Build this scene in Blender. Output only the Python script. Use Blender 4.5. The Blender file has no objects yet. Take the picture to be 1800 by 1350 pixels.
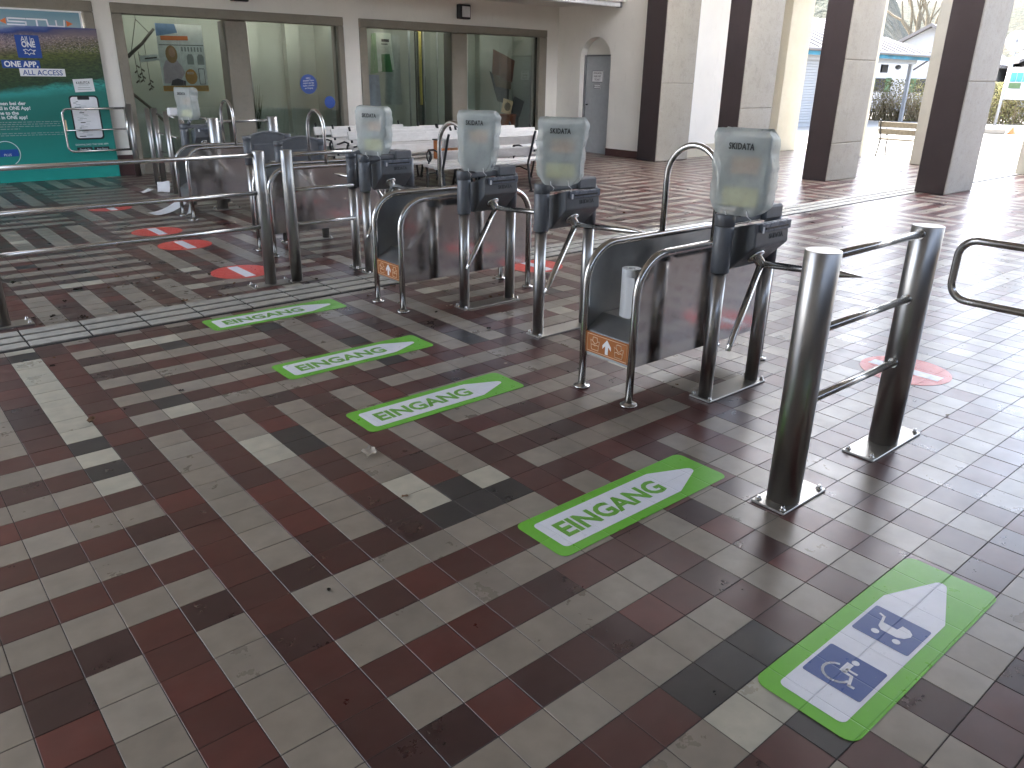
import bpy, math, random
from mathutils import Vector, Matrix

SC = bpy.context.scene
COL = SC.collection
rad = math.radians

# ------------------------------------------------------------------ camera
cam_d = bpy.data.cameras.new('camera')
cam = bpy.data.objects.new('camera', cam_d)
COL.objects.link(cam)
RIGHT = Vector((0.7641, -0.6449, 0.0157)); UP = Vector((0.2275, 0.2922, 0.9289)); FWD = Vector((0.6036, 0.7062, -0.3700))
CPOS = Vector((-0.6741, -2.2293, 1.599))
cam.matrix_world = Matrix(((RIGHT.x, UP.x, -FWD.x, CPOS.x), (RIGHT.y, UP.y, -FWD.y, CPOS.y), (RIGHT.z, UP.z, -FWD.z, CPOS.z), (0, 0, 0, 1)))
cam_d.sensor_width = 36.0
cam_d.lens = 27.26
cam_d.clip_end = 4000
SC.camera = cam

# ------------------------------------------------------------------ sky, sun, exposure
SUN_EL, SUN_AZ = 50.0, 12.0          # azimuth measured from +Y towards +X
W = bpy.data.worlds.new('World'); SC.world = W; W.use_nodes = True
nt = W.node_tree; nt.nodes.clear()
wo = nt.nodes.new('ShaderNodeOutputWorld'); bg = nt.nodes.new('ShaderNodeBackground'); sky = nt.nodes.new('ShaderNodeTexSky')
sky.sky_type = 'NISHITA'; sky.sun_disc = False
sky.sun_elevation = rad(SUN_EL); sky.sun_rotation = rad(SUN_AZ)
sky.air_density = 1.0; sky.dust_density = 8.0; sky.ozone_density = 1.0; sky.altitude = 450
bg.inputs['Strength'].default_value = 0.15
hs = nt.nodes.new('ShaderNodeHueSaturation'); hs.inputs['Saturation'].default_value = 0.75     # thin overcast: paler than the clear sky
nt.links.new(sky.outputs[0], hs.inputs['Color']); nt.links.new(hs.outputs[0], bg.inputs[0]); nt.links.new(bg.outputs[0], wo.inputs[0])
sun_d = bpy.data.lights.new('sun', 'SUN'); sun = bpy.data.objects.new('sun', sun_d); COL.objects.link(sun)
sun_d.energy = 0.5; sun_d.angle = rad(15.0); sun_d.color = (1.0, 0.95, 0.88)
az, el = rad(SUN_AZ), rad(SUN_EL)
sdir = Vector((math.sin(az) * math.cos(el), math.cos(az) * math.cos(el), math.sin(el)))
sun.rotation_euler = sdir.to_track_quat('Z', 'Y').to_euler()
sun.location = (0, 0, 30)
SC.view_settings.view_transform = 'Standard'
SC.view_settings.look = 'None'
SC.view_settings.gamma = 1.0
SC.view_settings.use_curve_mapping = False
SC.view_settings.exposure = 3.7
SC.cycles.max_bounces = 10
SC.cycles.diffuse_bounces = 5
SC.cycles.glossy_bounces = 5
SC.cycles.transparent_max_bounces = 12
SC.cycles.use_denoising = True
SC.cycles.sample_clamp_indirect = 6.0
SC.cycles.caustics_reflective = False
SC.cycles.caustics_refractive = False

# ------------------------------------------------------------------ materials
class NB:
    """tiny node builder"""
    def __init__(s, name):
        s.m = bpy.data.materials.new(name); s.m.use_nodes = True
        s.t = s.m.node_tree; s.t.nodes.clear()
        s.out = s.t.nodes.new('ShaderNodeOutputMaterial')
        s.b = s.t.nodes.new('ShaderNodeBsdfPrincipled')
        s.t.links.new(s.b.outputs[0], s.out.inputs[0])
    def n(s, typ, **kw):
        x = s.t.nodes.new(typ)
        for k, v in kw.items(): setattr(x, k, v)
        return x
    def l(s, a, b): s.t.links.new(a, b)
    def setin(s, node, key, v):
        if hasattr(v, 'is_output') or isinstance(v, bpy.types.NodeSocket): s.l(v, node.inputs[key])
        else: node.inputs[key].default_value = v
    def pos(s, world=True):
        if world: return s.n('ShaderNodeNewGeometry').outputs['Position']
        return s.n('ShaderNodeTexCoord').outputs['Object']
    def noise(s, vec, scale, detail=4, rough=0.55, stretch=None):
        if stretch:
            mp = s.n('ShaderNodeMapping'); mp.inputs['Scale'].default_value = stretch; s.l(vec, mp.inputs['Vector']); vec = mp.outputs[0]
        x = s.n('ShaderNodeTexNoise'); x.inputs['Scale'].default_value = scale; x.inputs['Detail'].default_value = detail; x.inputs['Roughness'].default_value = rough
        s.l(vec, x.inputs['Vector']); return x.outputs['Fac']
    def ramp(s, fac, stops):
        x = s.n('ShaderNodeValToRGB'); e = x.color_ramp.elements
        while len(e) < len(stops): e.new(0.5)
        for el_, (p, c) in zip(e, stops):
            el_.position = p; el_.color = tuple(c) + (1,) if len(c) == 3 else c
        s.l(fac, x.inputs[0]); return x.outputs[0]
    def math(s, op, a, b=0.0, clamp=False):
        x = s.n('ShaderNodeMath', operation=op); x.use_clamp = clamp
        s.setin(x, 0, a); s.setin(x, 1, b); return x.outputs[0]
    def mix(s, fac, a, b, typ='MIX'):
        x = s.n('ShaderNodeMix', data_type='RGBA', blend_type=typ)
        s.setin(x, 0, fac)
        for i, v in ((6, a), (7, b)):
            if isinstance(v, tuple): x.inputs[i].default_value = v if len(v) == 4 else v + (1,)
            else: s.l(v, x.inputs[i])
        return x.outputs[2]
    def mrange(s, v, a, b, c, d):
        x = s.n('ShaderNodeMapRange'); s.l(v, x.inputs[0])
        for i, q in enumerate((a, b, c, d)): x.inputs[i + 1].default_value = q
        return x.outputs[0]
    def bump(s, h, strength=0.2, dist=0.01):
        x = s.n('ShaderNodeBump'); x.inputs['Strength'].default_value = strength; x.inputs['Distance'].default_value = dist
        s.l(h, x.inputs['Height']); s.l(x.outputs[0], s.b.inputs['Normal']); return x
    def col(s, c):
        if isinstance(c, tuple): s.b.inputs['Base Color'].default_value = c if len(c) == 4 else c + (1,)
        else: s.l(c, s.b.inputs['Base Color'])
    def rough(s, r): s.setin(s.b, 'Roughness', r)
    def metal(s, v=1.0): s.b.inputs['Metallic'].default_value = v

M = {}
def simple(name, c, rough=0.5, metal=0.0, var=0.12, scale=12, bump=0.0, bscale=60, world=True, rvar=0.1):
    k = NB(name); p = k.pos(world)
    nz = k.noise(p, scale)
    lo = tuple(x * (1 - var) for x in c); hi = tuple(min(1, x * (1 + var)) for x in c)
    k.col(k.ramp(nz, [(0.3, lo), (0.7, hi)]))
    k.rough(k.mrange(k.noise(p, scale * 2.3), 0.3, 0.7, max(0.02, rough - rvar), min(1, rough + rvar)))
    k.metal(metal)
    if bump: k.bump(k.noise(p, bscale), bump, 0.004)
    M[name] = k.m
    return k

TPX, TPY = 0.15 * 1.02914, 0.15
def tile_mat(name, stops, gloss=0.31):
    k = NB(name); p = k.pos()
    sx = k.n('ShaderNodeSeparateXYZ'); k.l(p, sx.inputs[0])
    cx = k.math('FLOOR', k.math('DIVIDE', sx.outputs[0], TPX)); cy = k.math('FLOOR', k.math('DIVIDE', sx.outputs[1], TPY))
    cv = k.n('ShaderNodeCombineXYZ'); k.l(cx, cv.inputs[0]); k.l(cy, cv.inputs[1])
    wn = k.n('ShaderNodeTexWhiteNoise', noise_dimensions='3D'); k.l(cv.outputs[0], wn.inputs[0])
    base = k.ramp(wn.outputs[0], stops)
    # offset the cloud noise per tile so that every tile has a mottling of its own
    off = k.n('ShaderNodeVectorMath', operation='MULTIPLY_ADD'); k.l(wn.outputs[1], off.inputs[0]); off.inputs[1].default_value = (40, 40, 40); k.l(p, off.inputs[2])
    cl = k.noise(off.outputs[0], 13, 3, 0.5)
    c1 = k.mix(1.0, base, k.ramp(cl, [(0.25, (0.84, 0.84, 0.84)), (0.75, (1.14, 1.12, 1.10))]), 'MULTIPLY')
    # faint scuffs over the whole floor
    big = k.noise(p, 0.9, 3, 0.5); sc = k.noise(p, 11, 3, 0.5, (1, 1.6, 1))
    dust = k.math('MULTIPLY', k.mrange(big, 0.3, 0.8, 0.2, 1), k.mrange(sc, 0.35, 0.85, 0, 0.10))
    c2 = k.mix(dust, c1, (0.22, 0.195, 0.17))
    speck = k.mrange(k.noise(p, 130, 2, 0.5), 0.70, 0.82, 0, 0.30)
    k.col(k.mix(speck, c2, (0.10, 0.09, 0.08)))
    fine = k.noise(p, 7, 5, 0.65); perr = k.mrange(wn.outputs[0], 0, 1, -0.03, 0.03)
    k.rough(k.math('ADD', k.math('ADD', k.mrange(fine, 0.3, 0.7, gloss - 0.04, gloss + 0.06), perr), k.math('MULTIPLY', dust, 0.35)))
    k.b.inputs['Specular IOR Level'].default_value = 0.75
    k.bump(k.noise(p, 30, 3, 0.5), 0.05, 0.0012)
    M[name] = k.m
tile_mat('tile_red', [(0.0, (0.034, 0.014, 0.014)), (0.25, (0.056, 0.017, 0.0145)), (0.5, (0.084, 0.020, 0.0155)), (0.75, (0.054, 0.020, 0.0175)), (1.0, (0.108, 0.024, 0.018))])
tile_mat('tile_grey', [(0.0, (0.206, 0.180, 0.147)), (0.5, (0.238, 0.205, 0.165)), (1.0, (0.262, 0.234, 0.194))])
tile_mat('tile_beige', [(0.0, (0.36, 0.345, 0.28)), (1.0, (0.42, 0.40, 0.32))])
tile_mat('tile_black', [(0.0, (0.016, 0.015, 0.016)), (1.0, (0.026, 0.024, 0.025))])
simple('grout', (0.045, 0.040, 0.036), 0.95, var=0.3, scale=25)

def steel(name, c=(0.40, 0.392, 0.38), rough=0.33, stretch=(60, 60, 1.0), bmp=0.02):
    k = NB(name); p = k.pos(False)
    nz = k.noise(p, 6, 5, 0.6, stretch); sm = k.noise(p, 9, 4, 0.6)
    k.col(k.ramp(k.math('ADD', k.math('MULTIPLY', nz, 0.5), k.math('MULTIPLY', sm, 0.5)), [(0.3, tuple(x * 0.90 for x in c)), (0.7, tuple(min(1, x * 1.06) for x in c))]))
    k.rough(k.math('ADD', k.mrange(nz, 0.3, 0.7, rough - 0.04, rough + 0.04), k.mrange(sm, 0.45, 0.75, 0, 0.05)))
    k.metal(); k.bump(nz, bmp, 0.001); M[name] = k.m
steel('steel')
steel('steel_tube', (0.54, 0.53, 0.51), 0.22)
steel('steel_plate', (0.46, 0.45, 0.42), 0.36, (1, 40, 40))
k = NB('mirror_steel'); p = k.pos(False)
wv = k.noise(p, 2.6, 2, 0.4); sm = k.noise(p, 11, 5, 0.65)
k.col(k.ramp(sm, [(0.3, (0.46, 0.43, 0.41)), (0.7, (0.55, 0.52, 0.50))])); k.metal()
k.rough(k.mrange(sm, 0.35, 0.75, 0.07, 0.22)); k.bump(wv, 0.10, 0.012); M['mirror_steel'] = k.m
k = NB('inner_steel'); p = k.pos(False); sm = k.noise(p, 7, 5, 0.65)
k.col(k.ramp(sm, [(0.3, (0.28, 0.29, 0.295)), (0.7, (0.36, 0.37, 0.37))])); k.metal(0.85); k.rough(k.mrange(sm, 0.35, 0.75, 0.30, 0.5)); M['inner_steel'] = k.m

simple('grey_cast', (0.115, 0.122, 0.132), 0.42, var=0.08, scale=20, bump=0.08, bscale=400, world=False)
simple('grey_cast_light', (0.17, 0.178, 0.19), 0.42, var=0.08, scale=20, bump=0.08, bscale=400, world=False)
simple('slot_trim', (0.16, 0.18, 0.22), 0.3, world=False)
simple('dark', (0.012, 0.012, 0.014), 0.45, world=False)
simple('print_black', (0.012, 0.012, 0.013), 0.6, world=False)
simple('print_grey', (0.05, 0.055, 0.06), 0.6, world=False)
simple('print_white', (0.78, 0.78, 0.80), 0.45, var=0.04, world=False)
simple('print_blue', (0.012, 0.062, 0.30), 0.4, var=0.06, world=False)
simple('print_orange', (0.60, 0.15, 0.03), 0.45, world=False)
simple('sign_brown', (0.36, 0.115, 0.022), 0.45, var=0.06, world=False)
simple('sign_cream', (0.72, 0.50, 0.33), 0.5, var=0.03, world=False)
simple('paper', (0.74, 0.75, 0.76), 0.75, var=0.04, bump=0.1, bscale=40, world=False)
simple('card', (0.62, 0.43, 0.28), 0.8, var=0.06, world=False)
simple('orange_plastic', (0.40, 0.13, 0.035), 0.5, world=False)
simple('iron_black', (0.010, 0.011, 0.012), 0.42, world=False)
simple('iron_grey', (0.014, 0.016, 0.015), 0.5, world=False)
simple('leaf', (0.17, 0.10, 0.055), 0.8, var=0.45, scale=30)
simple('leaf_pale', (0.50, 0.45, 0.38), 0.8, var=0.3, scale=30)
simple('leaf_dark', (0.035, 0.022, 0.015), 0.8, var=0.4, scale=30)

def sticker(name, c, rough=0.30):
    k = NB(name); p = k.pos()
    sx = k.n('ShaderNodeSeparateXYZ'); k.l(p, sx.inputs[0])
    hs = []
    for i, pt in ((0, TPX), (1, TPY)):
        f = k.math('FRACT', k.math('DIVIDE', sx.outputs[i], pt)); d = k.math('ABSOLUTE', k.math('SUBTRACT', f, 0.5))
        hs.append(k.mrange(d, 0.478, 0.498, 1.0, 0.0))
    h = k.math('MULTIPLY', hs[0], hs[1])
    w = k.noise(p, 16, 5, 0.65); wl = k.noise(p, 45, 3, 0.6, (1, 5, 1))
    cc = k.mix(k.mrange(w, 0.35, 0.7, 0, 0.16), c, tuple(x * 0.62 for x in c))
    cc = k.mix(k.mrange(wl, 0.66, 0.74, 0, 0.25), cc, (0.35, 0.33, 0.30))
    k.col(cc); k.rough(k.mrange(w, 0.3, 0.7, rough - 0.05, rough + 0.12))
    k.bump(h, 0.55, 0.004); M[name] = k.m
sticker('sticker_green', (0.150, 0.49, 0.036))
sticker('sticker_white', (0.76, 0.78, 0.84))
sticker('sticker_blue', (0.050, 0.098, 0.30))
sticker('sticker_red', (0.70, 0.068, 0.052))
sticker('sticker_letter', (0.14, 0.40, 0.038))

def plaster(name, c, b=0.35):
    k = NB(name); p = k.pos()
    a = k.noise(p, 1.3, 5, 0.6); d = k.noise(p, 90, 4, 0.6); e = k.noise(p, 9, 5, 0.7, (1, 1, 0.35))
    cc = k.mix(k.mrange(a, 0.35, 0.7, 0, 0.5), c, tuple(x * 0.87 for x in c))
    cc = k.mix(k.mrange(e, 0.58, 0.8, 0, 0.35), cc, tuple(x * 0.72 for x in c))
    k.col(cc); k.rough(0.85); k.bump(k.math('ADD', d, k.math('MULTIPLY', k.noise(p, 28, 3), 0.8)), b, 0.008); M[name] = k.m
plaster('plaster_white', (0.80, 0.775, 0.72))
plaster('plaster_room', (0.36, 0.395, 0.37), 0.1)
plaster('ceiling_paint', (0.52, 0.49, 0.44), 0.15)
plaster('blocker_brown', (0.055, 0.045, 0.036), 0.1)
def concrete(name, c, peb=0.6, dark=(0.6, 0.6, 0.6)):
    k = NB(name); p = k.pos()
    a = k.noise(p, 2.2, 6, 0.65); d = k.noise(p, 48, 4, 0.75); e = k.noise(p, 7, 6, 0.75); st = k.noise(p, 5, 4, 0.6, (3, 3, 0.3))
    cc = k.mix(k.mrange(a, 0.3, 0.7, 0, 0.55), c, tuple(x * y for x, y in zip(c, (0.82, 0.80, 0.74))))
    cc = k.mix(k.mrange(e, 0.52, 0.75, 0, 0.5), cc, tuple(x * y for x, y in zip(c, dark)))
    cc = k.mix(k.mrange(st, 0.6, 0.8, 0, 0.25), cc, tuple(min(1, x * 1.35) for x in c))
    cc = k.mix(k.mrange(d, 0.55, 0.75, 0, peb), cc, tuple(x * 0.5 for x in c))
    k.col(cc); k.rough(0.88); k.bump(k.math('ADD', d, e), 0.5, 0.006); M[name] = k.m
concrete('concrete_column', (0.37, 0.345, 0.30), 0.85, (0.5, 0.5, 0.48))
concrete('concrete_frame', (0.27, 0.245, 0.205), 0.35)
concrete('concrete_cream', (0.56, 0.52, 0.42), 0.2, (0.8, 0.8, 0.75))
concrete('maroon_shade_paint', (0.040, 0.028, 0.029), 0.3)  # maroon tone darkened to carry the shade of the inward column sides
concrete('plaza_paving', (0.30, 0.29, 0.27), 0.2)
simple('skirting', (0.070, 0.030, 0.028), 0.5)

# thin glass: clear in the middle, mirror towards grazing, faint green
k = NB('shop_glass'); k.t.nodes.remove(k.b)
tr = k.n('ShaderNodeBsdfTransparent'); tr.inputs[0].default_value = (0.84, 0.89, 0.86, 1)
gl = k.n('ShaderNodeBsdfGlossy'); gl.inputs['Roughness'].default_value = 0.015
fr = k.n('ShaderNodeFresnel'); fr.inputs[0].default_value = 1.5
mx = k.n('ShaderNodeMixShader'); k.l(fr.outputs[0], mx.inputs[0]); k.l(tr.outputs[0], mx.inputs[1]); k.l(gl.outputs[0], mx.inputs[2])
k.l(mx.outputs[0], k.out.inputs[0]); M['shop_glass'] = k.m
# cloudy plastic bag
k = NB('bag_plastic'); p = k.pos(False)
k.col((0.62, 0.655, 0.64)); k.rough(k.mrange(k.noise(p, 20, 4), 0.3, 0.7, 0.22, 0.42))
k.bump(k.noise(p, 9, 3, 0.5, (1, 1, 0.35)), 0.35, 0.02)
k.b.inputs['Specular IOR Level'].default_value = 0.6
tr = k.n('ShaderNodeBsdfTransparent'); tr.inputs[0].default_value = (0.93, 0.95, 0.94, 1)
tl = k.n('ShaderNodeBsdfTranslucent'); tl.inputs[0].default_value = (0.70, 0.74, 0.72, 1)
m1 = k.n('ShaderNodeMixShader'); m1.inputs[0].default_value = 0.35; k.l(k.b.outputs[0], m1.inputs[1]); k.l(tl.outputs[0], m1.inputs[2])
m2 = k.n('ShaderNodeMixShader'); k.l(k.mrange(k.noise(p, 6, 3), 0.3, 0.7, 0.42, 0.58), m2.inputs[0]); k.l(tr.outputs[0], m2.inputs[1]); k.l(m1.outputs[0], m2.inputs[2])
k.l(m2.outputs[0], k.out.inputs[0]); M['bag_plastic'] = k.m
simple('reader_grey', (0.30, 0.33, 0.33), 0.5, world=False)
simple('reader_pink', (0.62, 0.40, 0.26), 0.5, world=False)
simple('reader_yellow', (0.74, 0.70, 0.34), 0.5, world=False)

# slatted wood, painted white and chipped
k = NB('bench_white'); p = k.pos()
c1 = k.noise(p, 18, 6, 0.75, (0.35, 1, 1)); chip = k.mrange(k.noise(p, 13, 6, 0.72), 0.66, 0.70, 0, 1)
k.col(k.mix(chip, k.ramp(c1, [(0.3, (0.52, 0.50, 0.47)), (0.7, (0.66, 0.64, 0.61))]), (0.20, 0.17, 0.14))); k.rough(0.6); k.bump(c1, 0.2, 0.004); M['bench_white'] = k.m
simple('bench_weathered', (0.15, 0.135, 0.105), 0.8, var=0.25, scale=20)

# ------------------------------------------------------------------ mesh builder
def fillet(pts, r, n=6, closed=False):
    out = []; N = len(pts); pts = [Vector(q) for q in pts]
    for i, q in enumerate(pts):
        if not closed and i in (0, N - 1): out.append(q); continue
        a = pts[i - 1] - q; b = pts[(i + 1) % N] - q
        la, lb = a.length, b.length; a.normalize(); b.normalize()
        ang = a.angle(b); rr = min(r, 0.499 * min(la, lb) * math.tan(ang / 2)) if ang > 1e-4 else r
        t = rr / math.tan(ang / 2)
        p0, p1 = q + a * t, q + b * t
        c = q + (a + b).normalized() * (rr / math.sin(ang / 2))
        v0, v1 = p0 - c, p1 - c; th = v0.angle(v1); axx = v0.cross(v1).normalized()
        for j in range(n + 1): out.append(c + Matrix.Rotation(th * j / n, 3, axx) @ v0)
    return out

class MB:
    def __init__(s): s.v = []; s.f = []; s.sm = []
    def add(s, vs, fs, smooth=False):
        o = len(s.v); s.v += [Vector(q) for q in vs]
        for f in fs: s.f.append([i + o for i in f]); s.sm.append(smooth)
        return s
    def box(s, c, size, rot=None, bev=0.0):
        c = Vector(c); hx, hy, hz = (q / 2 for q in size)
        if bev <= 0:
            vs = [Vector((x * hx, y * hy, z * hz)) for x in (-1, 1) for y in (-1, 1) for z in (-1, 1)]
            fs = [(0, 1, 3, 2), (4, 6, 7, 5), (0, 4, 5, 1), (2, 3, 7, 6), (0, 2, 6, 4), (1, 5, 7, 3)]
        else:
            b = min(bev, hx * .9, hy * .9, hz * .9); vs = []; idx = {}
            for x in (-1, 1):
                for y in (-1, 1):
                    for z in (-1, 1):
                        for ax in range(3):
                            d = [hx - b, hy - b, hz - b]; d[ax] += b
                            idx[(x, y, z, ax)] = len(vs); vs.append(Vector((x * d[0], y * d[1], z * d[2])))
            fs = []
            S = (-1, 1)
            for ax in range(3):
                o1, o2 = [q for q in range(3) if q != ax]
                for sg in S:
                    ring = []
                    for (p, q) in ((-1, -1), (1, -1), (1, 1), (-1, 1)):
                        t = [0, 0, 0]; t[ax] = sg; t[o1] = p; t[o2] = q; ring.append(idx[(t[0], t[1], t[2], ax)])
                    fs.append(ring)
                for p in S:
                    for q in S:
                        t0 = [0, 0, 0]; t0[o1] = p; t0[o2] = q; r = []
                        for sg, a_ in ((-1, o1), (1, o1), (1, o2), (-1, o2)):
                            t = t0[:]; t[ax] = sg; r.append(idx[(t[0], t[1], t[2], a_)])
                        fs.append(r)
            for x in S:
                for y in S:
                    for z in S: fs.append([idx[(x, y, z, a_)] for a_ in range(3)])
        fs = s._orient(vs, fs)
        if rot is not None: vs = [rot @ q for q in vs]
        return s.add([q + c for q in vs], fs)
    @staticmethod
    def _orient(vs, fs):
        cen = sum(vs, Vector()) / len(vs); out = []
        for f in fs:
            a, b, c = vs[f[0]], vs[f[1]], vs[f[2]]; n = (b - a).cross(c - b); m = sum((vs[i] for i in f), Vector()) / len(f)
            out.append(list(f) if n.dot(m - cen) >= 0 else list(f)[::-1])
        return out
    def cyl(s, p0, p1, r, seg=20, r2=None, bev=0.0):
        p0, p1 = Vector(p0), Vector(p1); d = p1 - p0; L = d.length; r2 = r if r2 is None else r2
        prof = [(0, r), (L, r2)] if bev <= 0 else [(0, r), (L - bev, r2), (L, r2 - bev)]
        return s.rev(p0, d, prof, seg)
    def rev(s, p0, d, prof, seg=20, caps=True):
        d = Vector(d).normalized(); u = d.orthogonal().normalized(); w = d.cross(u); p0 = Vector(p0); vs = []
        for (h, r) in prof:
            for i in range(seg):
                t = 2 * math.pi * i / seg; vs.append(p0 + d * h + (u * math.cos(t) + w * math.sin(t)) * r)
        fs = []
        for j in range(len(prof) - 1):
            for i in range(seg): fs.append((j * seg + i, j * seg + (i + 1) % seg, (j + 1) * seg + (i + 1) % seg, (j + 1) * seg + i))
        s.add(vs, fs, True); o = len(s.v) - len(vs)
        if caps:
            s.f.append([o + i for i in range(seg)][::-1]); s.sm.append(False)
            s.f.append([o + (len(prof) - 1) * seg + i for i in range(seg)]); s.sm.append(False)
        return s
    def tube(s, path, r, seg=12, closed=False, caps=True, squash=None):
        P = [Vector(q) for q in path]; N = len(P); rs = r if isinstance(r, (list, tuple)) else [r] * N
        T = []
        for i in range(N):
            a = P[i] - P[i - 1] if (i > 0 or closed) else P[1] - P[0]
            b = P[(i + 1) % N] - P[i] if (i < N - 1 or closed) else P[-1] - P[-2]
            T.append((a.normalized() + b.normalized()).normalized())
        u = T[0].orthogonal().normalized(); vs = []
        for i in range(N):
            if i: u = (u - T[i] * u.dot(T[i])).normalized()
            w = T[i].cross(u)
            for j in range(seg):
                t = 2 * math.pi * j / seg
                vs.append(P[i] + (u * math.cos(t) + w * math.sin(t)) * rs[i])
        fs = []
        for i in range(N if closed else N - 1):
            k2 = (i + 1) % N
            for j in range(seg): fs.append((i * seg + j, i * seg + (j + 1) % seg, k2 * seg + (j + 1) % seg, k2 * seg + j))
        s.add(vs, fs, True); o = len(s.v) - len(vs)
        if caps and not closed:
            s.f.append([o + j for j in range(seg)][::-1]); s.sm.append(False)
            s.f.append([o + (N - 1) * seg + j for j in range(seg)]); s.sm.append(False)
        return s
    def prism(s, poly, ext):
        """planar polygon (3D points) swept along ext"""
        P = [Vector(q) for q in poly]; e = Vector(ext); n = Vector()
        for i in range(len(P)): n += P[i].cross(P[(i + 1) % len(P)])
        if n.dot(e) > 0: P = P[::-1]
        N = len(P); vs = P + [q + e for q in P]
        fs = [list(range(N)), list(range(N, 2 * N))[::-1]] + [(i + N, (i + 1) % N + N, (i + 1) % N, i) for i in range(N)]
        return s.add(vs, fs)
    def mesh(s, name, off=None, autosmooth=None):
        me = bpy.data.meshes.new(name)
        vs = [q - off for q in s.v] if off is not None else s.v
        me.from_pydata([tuple(q) for q in vs], [], s.f)
        me.polygons.foreach_set('use_smooth', s.sm); me.update()
        return me
    def build(s, name, mat, parent=None, world=False):
        off = Vector(tuple(parent['_o'])) if (world and parent is not None and '_o' in parent) else None
        me = s.mesh(name, off); me.materials.append(M[mat])
        return link(name, me, parent)

def link(name, data, parent=None):
    o = bpy.data.objects.new(name, data); COL.objects.link(o)
    if parent is not None:
        o.parent = parent
        if '_o' in parent: o['_o'] = tuple(parent['_o'])
    return o
def tag(o, label=None, cat=None, group=None, kind=None):
    if label: o['label'] = label
    if cat: o['category'] = cat
    if group: o['group'] = group
    if kind: o['kind'] = kind
    return o
def thing(name, label, cat, loc=(0, 0, 0), rz=0.0, group=None):
    o = link(name, None); o.empty_display_size = 0.1
    o.location = loc; o.rotation_euler = (0, 0, rz); o['_o'] = tuple(loc)
    return tag(o, label, cat, group)
def struct(name, loc=(0, 0, 0)):
    o = link(name, None); o.location = loc; o['_o'] = tuple(loc); o['kind'] = 'structure'; return o
def copy_tree(o, parent=None, skip=()):
    c = o.copy(); COL.objects.link(c); c.parent = parent
    for ch in list(o.children):
        if ch.name.split('.')[0] in skip: continue
        copy_tree(ch, c, skip)
    return c
def text_mesh(txt, size, mat, offset=0.0, width=None, ext=0.0008, align='LEFT', spacing=1.0):
    cu = bpy.data.curves.new('lettering', 'FONT'); cu.body = txt; cu.size = size; cu.offset = offset; cu.extrude = ext; cu.align_x = align
    cu.resolution_u = 3; cu.space_character = spacing
    ob = bpy.data.objects.new('lettering_source', cu); COL.objects.link(ob)
    bpy.context.view_layer.update()
    me = bpy.data.meshes.new_from_object(ob.evaluated_get(bpy.context.evaluated_depsgraph_get()))
    bpy.data.objects.remove(ob)
    me.name = 'lettering'; me.materials.clear(); me.materials.append(M[mat])
    if width:
        xs = [v.co.x for v in me.vertices]; w = max(xs) - min(xs); x0 = min(xs)
        for v in me.vertices: v.co.x = (v.co.x - x0) * width / w
    return me
def frame_mat(o, right, up):
    """place an XY-plane mesh: local x -> right, local y -> up"""
    r = Vector(right).normalized(); u = Vector(up).normalized(); n = r.cross(u); o = Vector(o)
    return Matrix(((r.x, u.x, n.x, o.x), (r.y, u.y, n.y, o.y), (r.z, u.z, n.z, o.z), (0, 0, 0, 1)))
def xf(me, mat4):
    me.transform(mat4); return me
def put_text(parent, txt, size, mat, origin, right, up, **kw):
    me = text_mesh(txt, size, mat, **kw); o = Vector(origin)
    if '_o' in parent: o = o - Vector(tuple(parent['_o']))
    xf(me, frame_mat(o, right, up)); return link('lettering', me, parent)
def rrect(x0, y0, x1, y1, r, n=5):
    return [(q.x, q.y) for q in fillet([(x0, y0, 0), (x1, y0, 0), (x1, y1, 0), (x0, y1, 0)], r, n, True)]
def flat(poly2, z, h=0.0008):
    m = MB(); m.prism([(x, y, z) for x, y in poly2], (0, 0, h)); return m

def pix(pv):
    d = Vector(pv) - CPOS; z = d.dot(FWD)
    if z < 0.05: return None
    return 900 + 1362.9 * d.dot(RIGHT) / z, 675 - 1362.9 * d.dot(UP) / z

# ================================================================== SETTING
# ------------------------------------------------------------------ ground and floor
g = MB(); g.add([(-400, -600, -0.09), (1500, -600, -0.09), (1500, 1500, -0.09), (-400, 1500, -0.09)], [(0, 1, 2, 3)])
tag(g.build('ground', 'plaza_paving'), kind='structure')
FX0, FX1, FY0, FY1 = -3.4, 17.3, -4.6, 11.56
floor = struct('floor', (0, 0, 0))
g = MB(); g.box(((FX0 + FX1) / 2, (FY0 + FY1) / 2, -0.0518), (FX1 - FX0, FY1 - FY0, 0.10)); g.build('grout_bed', 'grout', floor)
BEIGE = {(-1, j) for j in range(-19, -10)} | {(-1, -21), (-1, -9), (-1, -7), (3, -19), (4, -19), (2, -11), (3, -7), (3, -6), (3, -31), (4, -31), (9, -31), (3, -45), (5, -2), (5, -1), (5, 9), (6, 9), (7, -1), (17, -19), (17, -5), (12, -24), (20, -12), (8, -27), (24, -8), (25, -8)}
BLACK = {(-1, -20), (-1, -10), (-1, -8), (4, -18), (2, -14), (2, -12), (4, -7), (4, -6), (4, -32), (8, -18), (2, -37), (5, 0), (6, -1), (6, 0), (7, 0), (5, 8), (6, 8), (7, 8), (6, 10), (14, -12), (14, -11), (10, -11), (10, -14), (19, -6), (22, -15)}
def tile_kind(i, j):
    if (i, j) in BEIGE: return 'tile_beige'
    if (i, j) in BLACK: return 'tile_black'
    bi, bj = i // 8, j // 10; ii, jj = i - 8 * bi, j - 10 * bj
    if ii == 0 or jj == 0: return 'tile_red'
    odd = ii % 2 if (bi + bj) % 2 else jj % 2
    return 'tile_grey' if odd else 'tile_red'
SY0, SY1 = 3.085, 3.515                      # the guide strip interrupts the tiles
rt = random.Random(4)
tiles = []
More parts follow.
